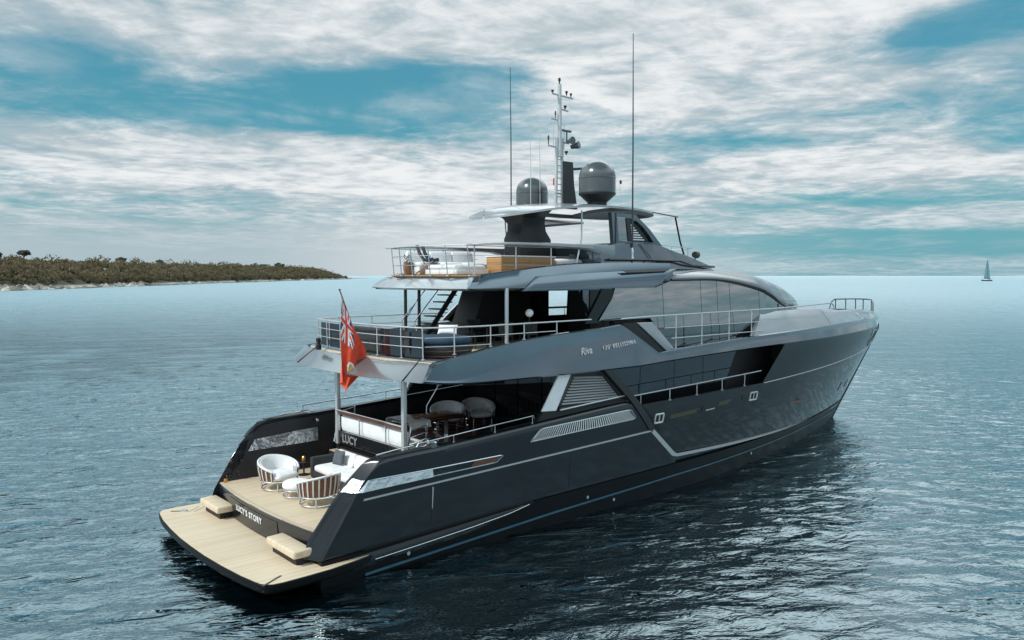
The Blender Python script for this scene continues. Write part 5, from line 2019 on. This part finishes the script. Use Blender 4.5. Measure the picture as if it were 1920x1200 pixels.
def make_armchair(label, group, fab='white_fab', cat='armchair'):
    """tub chair: curved back of upright slats on a low metal frame; faces local +X"""
    t = thing('tub_chair', label, cat, group=group)
    A0, A1 = R(52), R(308)
    RX, RY = 0.46, 0.50
    def hz(a):                                    # top edge falls towards the arms
        k = abs(a - math.pi) / (math.pi - R(52))
        return 0.86 - 0.30 * k**1.6
    def pt(a, r_, z):
        return (r_ * RX * math.cos(a) + 0.0 - 0.10 * (z - 0.3) * (0.5 - 0.5 * math.cos(a)), r_ * RY * math.sin(a) * (1 + 0.10 * (z - 0.3)), z)
    mb = MB()
    rows = []
    for a in lin(A0 + 0.08, A1 - 0.08, 26):
        h = hz(a)
        rows.append([pt(a, 1.0, 0.36), pt(a, 1.05, 0.55), pt(a, 1.06, h - 0.05), pt(a, 1.0, h + 0.02), pt(a, 0.90, h), pt(a, 0.80, 0.62), pt(a, 0.78, 0.36)])
    mb.grid(rows, close_v=True, cap0=True, cap1=True)
    mb.build('back_cushion', fab, t, smooth=60, inv=False)
    mb = MB()
    cushion(mb, (0.06, 0, 0.40), (0.82, 0.78, 0.16), 0.06, 0, 0.04)
    mb.build('seat_cushion', fab, t, smooth=60, inv=False)
    # shell of dark wood with pale straps standing proud
    mb = MB()
    rows = [[pt(a, 1.07, 0.30), pt(a, 1.12, 0.55), pt(a, 1.13, hz(a) - 0.04)] for a in lin(A0, A1, 30)]
    rows = [r_ + [pt(a, 1.10, hz(a) - 0.04), pt(a, 1.08, 0.55), pt(a, 1.04, 0.30)] for r_, a in zip(rows, lin(A0, A1, 30))]
    mb.grid(rows, close_v=True, cap0=True, cap1=True)
    sh = mb.build('back_shell', 'wood', t, smooth=50, inv=False)
    for a in lin(A0 + 0.08, A1 - 0.08, 17):
        mb = MB()
        da = 0.035
        mb.grid([[pt(a - da, 1.085, 0.31), pt(a - da, 1.135, 0.55), pt(a - da, 1.145, hz(a) - 0.02)], [pt(a - da, 1.11, 0.31), pt(a - da, 1.165, 0.55), pt(a - da, 1.17, hz(a) - 0.02)], [pt(a + da, 1.11, 0.31), pt(a + da, 1.165, 0.55), pt(a + da, 1.17, hz(a) - 0.02)], [pt(a + da, 1.085, 0.31), pt(a + da, 1.135, 0.55), pt(a + da, 1.145, hz(a) - 0.02)]], close_u=True)
        mb.build('strap', 'strap', sh, smooth=0, inv=False)
    mb = MB()
    mb.tube([pt(a, 1.10, hz(a) + 0.005) for a in lin(A0, A1, 30)], 0.028, 8)
    mb.build('top_roll', fab, t, inv=False)
    mb = MB()
    mb.tube([(0.50 * math.cos(a), 0.52 * math.sin(a), 0.27) for a in lin(0, 2 * math.pi, 33)[:-1]], 0.022, 6, closed=True)
    mb.tube([(0.48 * math.cos(a), 0.50 * math.sin(a), 0.05) for a in lin(0, 2 * math.pi, 33)[:-1]], 0.020, 6, closed=True)
    mb.build('base_ring', 'chrome', t, inv=False)
    for a in (R(40), R(140), R(220), R(320)):
        mb = MB()
        mb.tube([(0.50 * math.cos(a), 0.52 * math.sin(a), 0.0), (0.50 * math.cos(a), 0.52 * math.sin(a), 0.29)], 0.020, 8)
        mb.build('leg', 'chrome', t, inv=False)
    return t


CK = 1.354
g_arm = 'tub chairs on board'
c1 = make_armchair('white upholstered tub chair on the aft cockpit teak, seat turned towards the camera', g_arm)
c1.location, c1.rotation_euler = (2.72, 1.40, CK), (0, 0, R(-78))
c1.scale = (1.05, 1.05, 1.05)


def place_chair(label, x, y, z, rz, sc=1.05):
    c = copy_thing(c1)
    c['label'] = label
    c.location, c.rotation_euler, c.scale = (x, y, z), (0, 0, R(rz)), (sc, sc, sc)
    return c


place_chair('tub chair seen from behind, brown back with pale vertical straps, beside the starboard bulwark', 2.82, -0.95, CK, 97)
place_chair('tub chair with pale cushions under the overhang, tilted in profile nearer the table', 9.1, 1.45, 2.34, -130)
place_chair('tub chair with pale cushions against the dark bulkhead, right of the other shaded chair', 10.45, 1.35, 2.34, -108)

# round ottoman between the cockpit chairs
t = thing('ottoman', 'round white cushioned ottoman on a low metal frame between the two cockpit chairs', 'ottoman', (2.72, 0.22, CK))
mb = MB()
mb.lathe([(0.0, 0.24), (0.36, 0.24), (0.40, 0.28), (0.41, 0.34), (0.39, 0.41), (0.32, 0.45), (0.15, 0.47), (0.0, 0.475)], (0, 0, 0), 32, cap=False)
mb.build('cushion', 'white_fab', t, smooth=60, inv=False)
mb = MB()
for z, r_ in ((0.22, 0.385), (0.04, 0.385)):
    mb.tube([(r_ * math.cos(a), r_ * math.sin(a), z) for a in lin(0, 2 * math.pi, 33)[:-1]], 0.02, 6, closed=True)
mb.build('frame', 'chrome', t, inv=False)
for a in (R(20), R(110), R(200), R(290)):
    mb = MB()
    mb.tube([(0.385 * math.cos(a), 0.385 * math.sin(a), 0), (0.385 * math.cos(a), 0.385 * math.sin(a), 0.24)], 0.018, 8)
    mb.build('leg', 'chrome', t, inv=False)

# cockpit sofa
t = thing('cockpit_sofa', 'long cockpit sofa with white seat cushions and dark arms, backed against the glass balustrade', 'sofa', (4.5, -0.1, CK))
mb = MB()
mb.box((0.0, 0, 0.15), (1.05, 3.7, 0.26))
mb.build('base', 'dark_fab', t, smooth=30, bevel=0.03, inv=False)
for y in (-1.16, 0.0, 1.16):
    mb = MB()
    cushion(mb, (-0.08, y, 0.37), (0.98, 1.15, 0.18), 0.05, 0, 0.025)
    mb.build('seat_cushion', 'white_fab', t, smooth=60, inv=False)
for y in (-1.16, 0.0, 1.16):
    mb = MB()
    rows = []
    for a in lin(0, 1, 5):
        rows.append([(0.24 + 0.16 * a, y - 0.56, 0.44 + 0.38 * a), (0.24 + 0.16 * a, y + 0.56, 0.44 + 0.38 * a)])
    mb.grid([[(0.22, y - 0.55, 0.46), (0.22, y + 0.55, 0.46), (0.42, y + 0.55, 0.46), (0.42, y - 0.55, 0.46)], [(0.26, y - 0.57, 0.62), (0.26, y + 0.57, 0.62), (0.46, y + 0.57, 0.62), (0.46, y - 0.57, 0.62)], [(0.34, y - 0.55, 0.84), (0.34, y + 0.55, 0.84), (0.46, y + 0.55, 0.84), (0.46, y - 0.55, 0.84)]], close_v=True, cap0=True, cap1=True)
    mb.build('back_cushion', 'white_fab', t, smooth=50, bevel=0.04, seg=3, inv=False)
mb = MB()
mb.box((0.50, 0, 0.45), (0.10, 3.7, 0.80))
mb.build('backrest', 'dark_fab', t, smooth=30, bevel=0.03, inv=False)
for y in (-1.86, 1.86):
    mb = MB()
    mb.box((0.0, y, 0.36), (1.08, 0.20, 0.66))
    mb.build('arm', 'dark_fab', t, smooth=30, bevel=0.06, seg=3, inv=False)
def throw(name, label, c, d, rz, tilt, mat):
    o = thing(name, label, 'cushion', c, rz)
    mb = MB()
    n = 10
    top, bot = [], []
    for i in range(n + 1):
        rt, rb = [], []
        for j in range(n + 1):
            u, v = i / n * 2 - 1, j / n * 2 - 1
            th = 0.5 * d[2] * ((1 - u**4) * (1 - v**4)) ** 0.5
            pinch = 1 - 0.06 * (1 - abs(u)) * abs(v) - 0.06 * (1 - abs(v)) * abs(u)
            x, z = u * d[0] / 2 * pinch, v * d[1] / 2 * pinch + d[1] / 2
            q = Matrix.Rotation(tilt, 3, 'X')
            rt.append(q @ Vector((x, -th, z)))
            rb.append(q @ Vector((x, th, z)))
        top.append(rt)
        bot.append(rb)
    mb.grid(top)
    mb.grid([r_[::-1] for r_ in bot])
    mb.build('cover', mat, o, smooth=80, inv=False)
    return o


throw('throw_cushion', 'slate grey square cushion propped on the white cockpit sofa', (4.50, 1.05, CK + 0.47), (0.50, 0.48, 0.16), R(-80), R(-16), 'grey_fab')

# side table with an amber lamp against the port side
t = thing('side_table', 'small dark side table in the port corner behind the white cockpit chair', 'table', (4.0, 2.35, CK))
mb = MB()
mb.lathe([(0.0, 0.44), (0.26, 0.44), (0.27, 0.46), (0.26, 0.48), (0, 0.48)], (0, 0, 0), 24, cap=False)
mb.build('tabletop', 'smoke_glass', t, inv=False)
mb = MB()
mb.tube([(0, 0, 0), (0, 0, 0.45)], 0.03, 8)
mb.lathe([(0.0, 0.0), (0.18, 0.0), (0.18, 0.02), (0, 0.03)], (0, 0, 0), 20, cap=False)
mb.build('pedestal', 'charcoal', t, inv=False)
t = thing('lantern', 'little amber lantern on the dark side table in the cockpit corner', 'lantern', (4.0, 2.35, CK + 0.48))
mb = MB()
mb.lathe([(0.05, 0.0), (0.06, 0.02), (0.055, 0.09), (0.03, 0.12)], (0, 0, 0), 14)
mb.build('glass', 'lamp_amber', t, inv=False)
mb = MB()
mb.lathe([(0.055, 0.105), (0.03, 0.14), (0.0, 0.15)], (0, 0, 0), 14)
mb.build('lid', 'brass', t, inv=False)

# white settee behind the balustrade
t = thing('main_deck_settee', 'white settee on the main deck, its back showing through the balustrade between the two posts', 'sofa', (5.55, 0, 2.34))
mb = MB()
mb.box((0.0, 0, 0.20), (0.75, 3.6, 0.34))
mb.build('base', 'offwhite', t, smooth=30, bevel=0.03, inv=False)
mb = MB()
mb.grid([[(-0.40, y, 0.40), (-0.44, y, 0.55), (-0.44, y, 0.86), (-0.38, y, 0.90), (-0.28, y, 0.88), (-0.22, y, 0.40)] for y in lin(-1.86, 1.86, 9)], close_v=True, cap0=True, cap1=True)
mb.build('backrest', 'white_fab', t, smooth=40, inv=False)
for y in (-1.2, 0, 1.2):
    mb = MB()
    cushion(mb, (0.05, y, 0.45), (0.62, 1.18, 0.14), 0.05)
    mb.build('seat_cushion', 'white_fab', t, smooth=60, inv=False)

# dining table
t = thing('dining_table', 'dining table under the overhang, glossy brown top with pale edge', 'table', (7.8, 0.55, 2.34))
mb = MB()
mb.prism([(-1.3, -0.55, 0.70), (1.0, -0.50, 0.70), (1.0, 0.55, 0.70), (-1.3, 0.60, 0.70)], (0, 0, 0.05))
mb.build('tabletop', 'wood', t, smooth=30, bevel=0.02, inv=False)
mb = MB()
mb.prism([(-1.34, -0.60, 0.66), (1.04, -0.55, 0.66), (1.04, 0.60, 0.66), (-1.34, 0.65, 0.66)], (0, 0, 0.04))
mb.build('table_edge', 'chrome', t, smooth=0, inv=False)
for x in (-0.8, 0.6):
    mb = MB()
    mb.tube([(x, 0, 0), (x, 0, 0.68)], 0.07, 10)
    mb.lathe([(0.3, 0), (0.3, 0.02), (0.1, 0.05)], (x, 0, 0), 16)
    mb.build('pedestal', 'chrome', t, inv=False)
t = thing('table_runner', 'white cloth spread over the aft end of the dining table', 'cloth', (6.95, 0.6, 3.095))
mb = MB()
rows = []
for x in lin(-0.50, 0.35, 8):
    rows.append([(x, -0.72, -0.22), (x, -0.68, -0.02), (x, -0.60, 0.006), (x, 0.0, 0.008), (x, 0.62, 0.006), (x, 0.70, -0.02), (x, 0.73, -0.22)])
mb.grid(rows)
mb.build('cloth', 'white_fab', t, smooth=40, inv=False)
for nm, lab, x, y, mat in (('serving_bowl', 'brown bowl on the white cloth, left of the polished post', 7.02, 0.30, 'wood_tan'), ('serving_tray', 'brown tray on the dining table, right of the polished post', 7.75, 0.35, 'wood_tan')):
    t = thing(nm, lab, 'bowl' if 'bowl' in nm else 'tray', (x, y, 3.095 + 0.012))
    mb = MB()
    if 'bowl' in nm:
        mb.lathe([(0.0, 0.0), (0.10, 0.0), (0.17, 0.06), (0.20, 0.13), (0.185, 0.13), (0.15, 0.06), (0.0, 0.03)], (0, 0, 0), 24, cap=False)
    else:
        mb.prism([(-0.28, -0.18, 0), (0.28, -0.18, 0), (0.28, 0.18, 0), (-0.28, 0.18, 0)], (0, 0, 0.05))
    b_ = mb.build('vessel' if 'bowl' in nm else 'tray_board', mat, t, smooth=40, inv=False)
    if 'tray' in nm:
        for s_ in (-1, 1):
            mb = MB()
            mb.tube([(s_ * 0.22, -0.08, 0.05), (s_ * 0.24, -0.06, 0.10), (s_ * 0.24, 0.06, 0.10), (s_ * 0.22, 0.08, 0.05)], 0.014, 6)
            mb.build('handle', 'brass', t, inv=False)
# ship's side gate / passerelle arm standing by the port bulwark
t = thing('floor_lamp', 'slim bright-headed lamp leaning over the dining table from the port side', 'lamp', (8.3, 1.65, 2.34))
mb = MB()
mb.tube([(0, 0, 0.02), (0.05, 0, 0.9), (0.55, -0.05, 1.62)], 0.022, 8)
mb.build('stem', 'chrome', t, inv=False)
mb = MB()
mb.lathe([(0.0, 0.0), (0.09, 0.0), (0.10, 0.05), (0.05, 0.14), (0.0, 0.15)], (0.56, -0.05, 1.56), 16, cap=False)
mb.build('lamp_head', 'steel_white', t, inv=False)
mb = MB()
mb.lathe([(0.0, 0.0), (0.18, 0.0), (0.18, 0.025), (0.0, 0.04)], (0, 0, 0), 18, cap=False)
mb.build('foot', 'charcoal', t, inv=False)

# ---- upper deck
UD = 5.42
t = thing('stern_sofa', 'dark grey sofa behind the flag along the stern rail of the upper deck', 'sofa', (5.35, -0.9, UD))
mb = MB()
mb.box((0.05, 0, 0.18), (0.85, 3.2, 0.32))
mb.build('base', 'dark_fab', t, smooth=30, bevel=0.04, inv=False)
mb = MB()
mb.grid([[(-0.42, y, 0.1), (-0.48, y, 0.4), (-0.46, y, 0.78), (-0.38, y, 0.82), (-0.24, y, 0.78), (-0.16, y, 0.35)] for y in lin(-1.6, 1.6, 9)], close_v=True, cap0=True, cap1=True)
mb.build('backrest', 'dark_fab', t, smooth=40, inv=False)
for y in (-1.05, 0, 1.05):
    mb = MB()
    cushion(mb, (0.10, y, 0.41), (0.72, 1.02, 0.14), 0.05)
    mb.build('seat_cushion', 'grey_fab', t, smooth=60, inv=False)
t = thing('round_daybed', 'round dark daybed with a navy mattress at the starboard corner of the upper deck', 'daybed', (6.15, -2.15, UD))
mb = MB()
mb.lathe([(0.0, 0.0), (0.86, 0.0), (0.98, 0.12), (1.02, 0.32), (0.98, 0.40), (0.0, 0.42)], (0, 0, 0), 40, cap=False)
mb.build('base', 'dark_fab', t, smooth=40, inv=False)
mb = MB()
mb.lathe([(0.0, 0.40), (0.93, 0.40), (0.98, 0.46), (0.97, 0.54), (0.90, 0.59), (0.5, 0.62), (0.0, 0.63)], (0, 0, 0), 40, cap=False)
mb.build('mattress', 'blue_fab', t, smooth=60, inv=False)
mb = MB()
for k, z in enumerate((0.08, 0.22)):
    mb.tube([(1.0 * math.cos(a), 1.0 * math.sin(a), z) for a in lin(0, 2 * math.pi, 41)[:-1]], 0.02, 6, closed=True)
mb.build('trim_ring', 'wood', t, inv=False)
throw('throw_cushion', 'white cushion on the navy round daybed', (6.75, -1.75, UD + 0.60), (0.60, 0.34, 0.14), R(-50), R(-35), 'white_fab')
t = thing('upper_table', 'low black dining table on the upper deck under the flybridge', 'table', (9.6, -0.9, UD))
mb = MB()
mb.prism([(-1.2, -0.55, 0.70), (1.2, -0.55, 0.70), (1.2, 0.55, 0.70), (-1.2, 0.55, 0.70)], (0, 0, 0.05))
mb.build('tabletop', 'black', t, smooth=30, bevel=0.015, inv=False)
for x in (-0.9, 0.9):
    for y in (-0.4, 0.4):
        mb = MB()
        mb.tube([(x, y, 0), (x, y, 0.70)], 0.035, 8)
        mb.build('leg', 'charcoal', t, inv=False)


def make_dining_chair(label):
    t = thing('dining_chair', label, 'chair', group='dark dining chairs on the upper deck')
    mb = MB()
    cushion(mb, (0, 0, 0.46), (0.50, 0.50, 0.09), 0.03)
    mb.build('seat', 'dark_fab', t, smooth=60, inv=False)
    mb = MB()
    rows = []
    for a in lin(R(110), R(250), 12):
        rows.append([(0.28 * math.cos(a), 0.28 * math.sin(a), 0.52), (0.31 * math.cos(a), 0.31 * math.sin(a), 0.88), (0.28 * math.cos(a), 0.28 * math.sin(a), 0.88), (0.25 * math.cos(a), 0.25 * math.sin(a), 0.52)])
    mb.grid(rows, close_v=True, cap0=True, cap1=True)
    mb.build('backrest', 'dark_fab', t, smooth=40, inv=False)
    for x in (-0.2, 0.2):
        for y in (-0.2, 0.2):
            mb = MB()
            mb.tube([(x * 1.1, y * 1.1, 0), (x, y, 0.44)], 0.016, 6)
            mb.build('leg', 'charcoal', t, inv=False)
    return t


dc = make_dining_chair('dark dining chair on the near side of the upper table, aft one')
dc.location, dc.rotation_euler = (9.0, -1.75, UD), (0, 0, R(90))
for lab, x, y, rz in (('dark dining chair on the near side of the upper table, forward one', 10.1, -1.75, 90), ('dark dining chair at the stern end of the upper table', 8.15, -0.9, 0), ('dark dining chair on the far side of the upper table', 9.2, -0.05, -90)):
    c = copy_thing(dc)
    c['label'] = lab
    c.location, c.rotation_euler = (x, y, UD), (0, 0, R(rz))
# standing globe lamp
t = thing('globe_lamp', 'white globe lamp by the pale pillar on the upper deck', 'lamp', (9.6, -2.35, UD))
mb = MB()
mb.lathe([(0.02, -0.13)] + [(0.13 * math.cos(a), 0.13 * math.sin(a)) for a in lin(-1.4, 1.5, 12)], (0, 0, 1.18), 18)
mb.build('globe', 'offwhite', t, smooth=60, inv=False)
mb = MB()
mb.tube([(0, 0, 0.03), (0, 0, 1.06)], 0.02, 8)
mb.lathe([(0.13, 0), (0.13, 0.03), (0.03, 0.05)], (0, 0, 0), 16)
mb.build('stand', 'charcoal', t, inv=False)

# ---- flybridge
FD = 7.832
t = thing('fly_sofa', 'long white sofa on the flybridge seen through the stern rails', 'sofa', (9.0, 1.35, FD))
mb = MB()
mb.box((0.0, 0, 0.14), (2.9, 0.95, 0.26))
mb.build('base', 'offwhite', t, smooth=30, bevel=0.03, inv=False)
for x in (-0.96, 0, 0.96):
    mb = MB()
    cushion(mb, (x, -0.08, 0.34), (0.95, 0.80, 0.15), 0.05)
    mb.build('seat_cushion', 'white_fab', t, smooth=60, inv=False)
    mb = MB()
    mb.grid([[(x - 0.46, 0.22, 0.40), (x - 0.46, 0.30, 0.80), (x - 0.46, 0.42, 0.80), (x - 0.46, 0.46, 0.40)], [(x + 0.46, 0.22, 0.40), (x + 0.46, 0.30, 0.80), (x + 0.46, 0.42, 0.80), (x + 0.46, 0.46, 0.40)]], close_v=True, cap0=True, cap1=True)
    mb.build('back_cushion', 'white_fab', t, smooth=40, bevel=0.04, seg=3, inv=False)
t = thing('sun_pad', 'wide white sun pad on the teak of the flybridge, nearest the stern rail', 'sun pad', (8.0, -0.6, FD))
mb = MB()
mb.box((0, 0, 0.09), (1.3, 1.7, 0.16))
mb.build('base', 'offwhite', t, smooth=30, bevel=0.02, inv=False)
for y in (-0.42, 0.42):
    mb = MB()
    cushion(mb, (0, y, 0.24), (1.28, 0.82, 0.14), 0.05)
    mb.build('pad', 'white_fab', t, smooth=60, inv=False)


def make_deck_chair(label):
    t = thing('folding_chair', label, 'chair', group='folding deck chairs on the flybridge')
    for s_ in (-1, 1):
        mb = MB()
        mb.tube([(-0.28, s_ * 0.26, 0.92), (0.20, s_ * 0.26, 0.02)], 0.022, 6)
        mb.build('back_leg', 'wood_tan', t, inv=False)
        mb = MB()
        mb.tube([(0.30, s_ * 0.23, 0.46), (-0.30, s_ * 0.23, 0.02)], 0.022, 6)
        mb.build('front_leg', 'wood_tan', t, inv=False)
    mb = MB()
    mb.grid([[(-0.29, -0.26, 0.95), (-0.29, 0.26, 0.95)], [(-0.20, -0.25, 0.68), (-0.20, 0.25, 0.68)], [(-0.05, -0.25, 0.46), (-0.05, 0.25, 0.46)], [(0.10, -0.25, 0.42), (0.10, 0.25, 0.42)], [(0.32, -0.25, 0.47), (0.32, 0.25, 0.47)]])
    sl = mb.build('sling', 'blue_fab', t, smooth=60, inv=False)
    m_ = sl.modifiers.new('thick', 'SOLIDIFY')
    m_.thickness = 0.11
    return t


d1 = make_deck_chair('navy folding chair on the flybridge, the one nearer the stern')
d1.location, d1.rotation_euler = (7.52, 0.55, FD), (0, 0, R(-35))
c = copy_thing(d1)
c['label'] = 'navy folding chair on the flybridge, the one nearer the white sofa'
c.location, c.rotation_euler = (7.95, 0.85, FD), (0, 0, R(-35))
t = thing('planter_pot', 'small brown pot at the stern corner of the flybridge', 'pot', (7.42, 1.35, FD))
mb = MB()
mb.lathe([(0.0, 0.0), (0.13, 0.0), (0.17, 0.2), (0.16, 0.42), (0.13, 0.42), (0.12, 0.3), (0.0, 0.28)], (0, 0, 0), 20, cap=False)
mb.build('pot', 'wood_tan', t, inv=False)
mb = MB()
for k in range(60):
    a = random.uniform(0, 6.28)
    r_ = random.uniform(0.02, 0.16)
    z = random.uniform(0.38, 0.62)
    p = Vector((r_ * math.cos(a), r_ * math.sin(a), z))
    q = Vector((random.uniform(-.05, .05), random.uniform(-.05, .05), random.uniform(.03, .09)))
    s2 = Vector((random.uniform(-.03, .03), random.uniform(-.03, .03), 0.0))
    mb.poly([p, p + q * 0.5 + s2, p + q, p + q * 0.5 - s2])
mb.build('foliage', pmat('pot_leaves', (0.09, 0.10, 0.06), 0.7), t, smooth=0, inv=False, recalc=False)
t = thing('fly_bar', 'oiled teak bar counter with white top before the dark flybridge column', 'bar', (9.95, -1.55, FD))
mb = MB()
mb.box((0, 0, 0.29), (2.36, 0.75, 0.56))
bar = mb.build('cabinet', 'teak_warm', t, smooth=30, bevel=0.01, inv=False)
for x in (-0.6, 0.6):
    mb = MB()
    mb.box((x, -0.38, 0.43), (1.10, 0.02, 0.24))
    mb.build('drawer_front', 'teak_warm', bar, smooth=0, inv=False)
mb = MB()
mb.box((0, 0, 0.595), (2.42, 0.82, 0.05))
mb.build('countertop', 'offwhite', t, smooth=30, bevel=0.015, inv=False)
t = thing('fly_lounge', 'pale grey lounge seat on a teak plinth, forward of the teak bar', 'sofa', (11.95, -1.5, FD + 0.08))
mb = MB()
mb.box((0, 0, 0.10), (1.5, 0.9, 0.20))
mb.build('plinth', 'teak_warm', t, smooth=0, inv=False)
mb = MB()
cushion(mb, (-0.05, 0, 0.33), (1.35, 0.86, 0.24), 0.07)
mb.build('seat_cushion', 'white_fab', t, smooth=60, inv=False)
throw('throw_cushion', 'dark patterned cushion at the end of the pale lounge seat on the flybridge', (12.35, -1.7, FD + 0.46), (0.42, 0.30, 0.12), R(20), R(-30), 'grey_fab')
t = thing('fly_console', 'dark steering seat below the fairing at the forward end of the flybridge', 'seat', (12.95, -1.3, FD + 0.1))
mb = MB()
cushion(mb, (0, 0, 0.30), (0.55, 0.8, 0.36), 0.1)
mb.build('seat', 'matte_black', t, smooth=60, inv=False)
mb = MB()
mb.grid([[(0.20, y, 0.3), (0.30, y, 0.75), (0.40, y, 0.72), (0.36, y, 0.3)] for y in lin(-0.4, 0.4, 5)], close_v=True, cap0=True, cap1=True)
mb.build('backrest', 'matte_black', t, smooth=40, inv=False)

# ---------------------------------------------------------------- ensign
def build_flag():
    t = thing('ensign', 'red ensign with a union canton, hanging limp in folds from the leaning flagstaff', 'flag', (3.98, -0.57, 6.3))
    nu, nv = 72, 44
    hoist_top, hoist_bot = Vector((4.14, 0, 7.20)), Vector((4.56, 0, 6.12))
    L = 2.75                        # fly length
    V = []
    for i in range(nu + 1):
        u = i / nu
        row = []
        for j in range(nv + 1):
            v = j / nv              # 0 top edge, 1 bottom edge along the hoist
            h = hoist_top.lerp(hoist_bot, v)
            # cloth hangs: the fly edge drops, gathered under the staff tip
            drop = u * L * (0.93 - 0.16 * v)
            gather = 1 - 0.62 * u**1.1
            xx = 4.13 + (h.x - 4.13) * gather + 0.50 * math.sin(math.pi * min(1, u * 1.05)) * v**1.2 * 1.05 - 0.03 * u
            zz = h.z - drop * (1 - 0.10 * v) + 0.06 * v * u
            fold = 0.10 * math.sin(v * 8.5 + 0.6 * math.sin(u * 4)) * (0.25 + u) * (0.4 + 0.6 * u) + 0.03 * math.sin(v * 21 + u * 5) * u
            row.append((xx - 0.32, fold - 0.59, zz + 0.04))
        V.append(row)
    mb = MB()
    b0 = 0
    for row in V:
        mb.v.extend(row)
    asp = 1.0
    def colour(u, v):
        if u < 0.5 and v < 0.5:
            x, y = u / 0.5 * 2 - 1, v / 0.5 * 2 - 1       # canton, 2:1
            d1 = abs(y - x) / 2.236 * 2
            d2 = abs(y + x) / 2.236 * 2
            if abs(x) < 0.10 or abs(y) < 0.20:
                return 0
            if abs(x) < 0.17 or abs(y) < 0.34:
                return 2
            if min(abs(y - x), abs(y + x)) < 0.13:
                return 0
            if min(abs(y - x), abs(y + x)) < 0.34:
                return 2
            return 1
        r2 = ((u - 0.74) / 0.075) ** 2 + ((v - 0.5) / 0.15) ** 2
        if r2 < 0.45:
            return 3
        if r2 < 1.0:
            return 2
        return 0
    for i in range(nu):
        for j in range(nv):
            k = i * (nv + 1) + j
            mb.f.append((k, k + nv + 1, k + nv + 2, k + 1))
            mb.mi.append(colour((i + 0.5) / nu, (j + 0.5) / nv))
    o = mb.build('cloth', ['red', 'navy', 'white_b', 'gold'], t, smooth=80)
    m_ = o.modifiers.new('thick', 'SOLIDIFY')
    m_.thickness = 0.006
    return t


build_flag()

# ---------------------------------------------------------------- sailing boat on the horizon
def build_sailboat():
    cx, cy = 1282.0, 406.0
    t = thing('sailing_boat', 'small dark sailing boat under tall sails on the far horizon', 'sailboat', (cx, cy, 0), R(-40.9 + 8))
    def B(mb, name, mat, parent=t, **k):
        return mb.build(name, mat, parent, inv=False, **k)
    hullm = pmat('far_hull', (0.035, 0.07, 0.085), 0.4)
    sailm = pmat('blue_sailcloth', (0.18, 0.36, 0.43), 0.8)
    mb = MB()
    rows = []
    for i in range(21):
        u = i / 20
        x = lerp(-9, 9.5, u)
        w_ = 2.2 * (1 - abs(2 * u - 0.9) ** 2.6 / 1.4) if 0 < u < 1 else 0.05
        w_ = max(0.05, w_)
        f = 1.5 + 0.5 * (2 * u - 1) ** 2
        rows.append([(x, -w_, f), (x * 0.96, -w_ * 0.8, 0.2), (x * 0.93, -w_ * 0.3, -0.4), (x * 0.93, w_ * 0.3, -0.4), (x * 0.96, w_ * 0.8, 0.2), (x, w_, f)])
    mb.grid(rows, close_v=True, cap0=True, cap1=True)
    B(mb, 'hull', hullm)
    mb = MB()
    mb.grid([[(-4, -1.2, 1.6), (-3.6, -1.1, 2.6), (-3.6, 1.1, 2.6), (-4, 1.2, 1.6)], [(3.5, -1.0, 1.7), (2.2, -0.9, 2.5), (2.2, 0.9, 2.5), (3.5, 1.0, 1.7)]], cap0=True, cap1=True, close_v=True)
    B(mb, 'cabin', 'offwhite')
    mb = MB()
    mb.tube([(1.2, 0, 1.5), (1.0, 0, 32)], [0.22, 0.12], 8)
    m_ = B(mb, 'mast', hullm)
    mb = MB()
    mb.tube([(1.2, 0, 3.4), (-5.2, 0.4, 3.3)], 0.16, 8)
    B(mb, 'boom', hullm)
    mb = MB()
    rows = []
    for i in range(13):
        t_ = i / 12
        z = lerp(3.7, 31.3, t_)
        c = 5.0 * (1 - t_) ** 0.75 + 0.6
        rows.append([(1.0 - c * s, 0.55 * math.sin(math.pi * s) * (1 - t_) + 0.12, z) for s in lin(0, 1, 7)])
    mb.grid(rows)
    s1 = B(mb, 'mainsail', sailm, smooth=60)
    s1.modifiers.new('thick', 'SOLIDIFY').thickness = 0.05
    mb = MB()
    rows = []
    for i in range(13):
        t_ = i / 12
        z = lerp(2.4, 28.5, t_)
        xl = lerp(6.0, 1.5, t_)
        c = 4.2 * (1 - t_) ** 0.9 + 0.1
        rows.append([(xl - c * s, 0.5 * math.sin(math.pi * s) * (1 - t_), z) for s in lin(0, 1, 6)])
    mb.grid(rows)
    s1 = B(mb, 'headsail', sailm, smooth=60)
    s1.modifiers.new('thick', 'SOLIDIFY').thickness = 0.05
    mb = MB()
    mb.tube([(6.2, 0, 2.0), (1.4, 0, 29)], 0.05, 5)
    mb.tube([(-8.6, 0, 1.9), (1.0, 0, 31.5)], 0.05, 5)
    B(mb, 'stay', hullm)


build_sailboat()
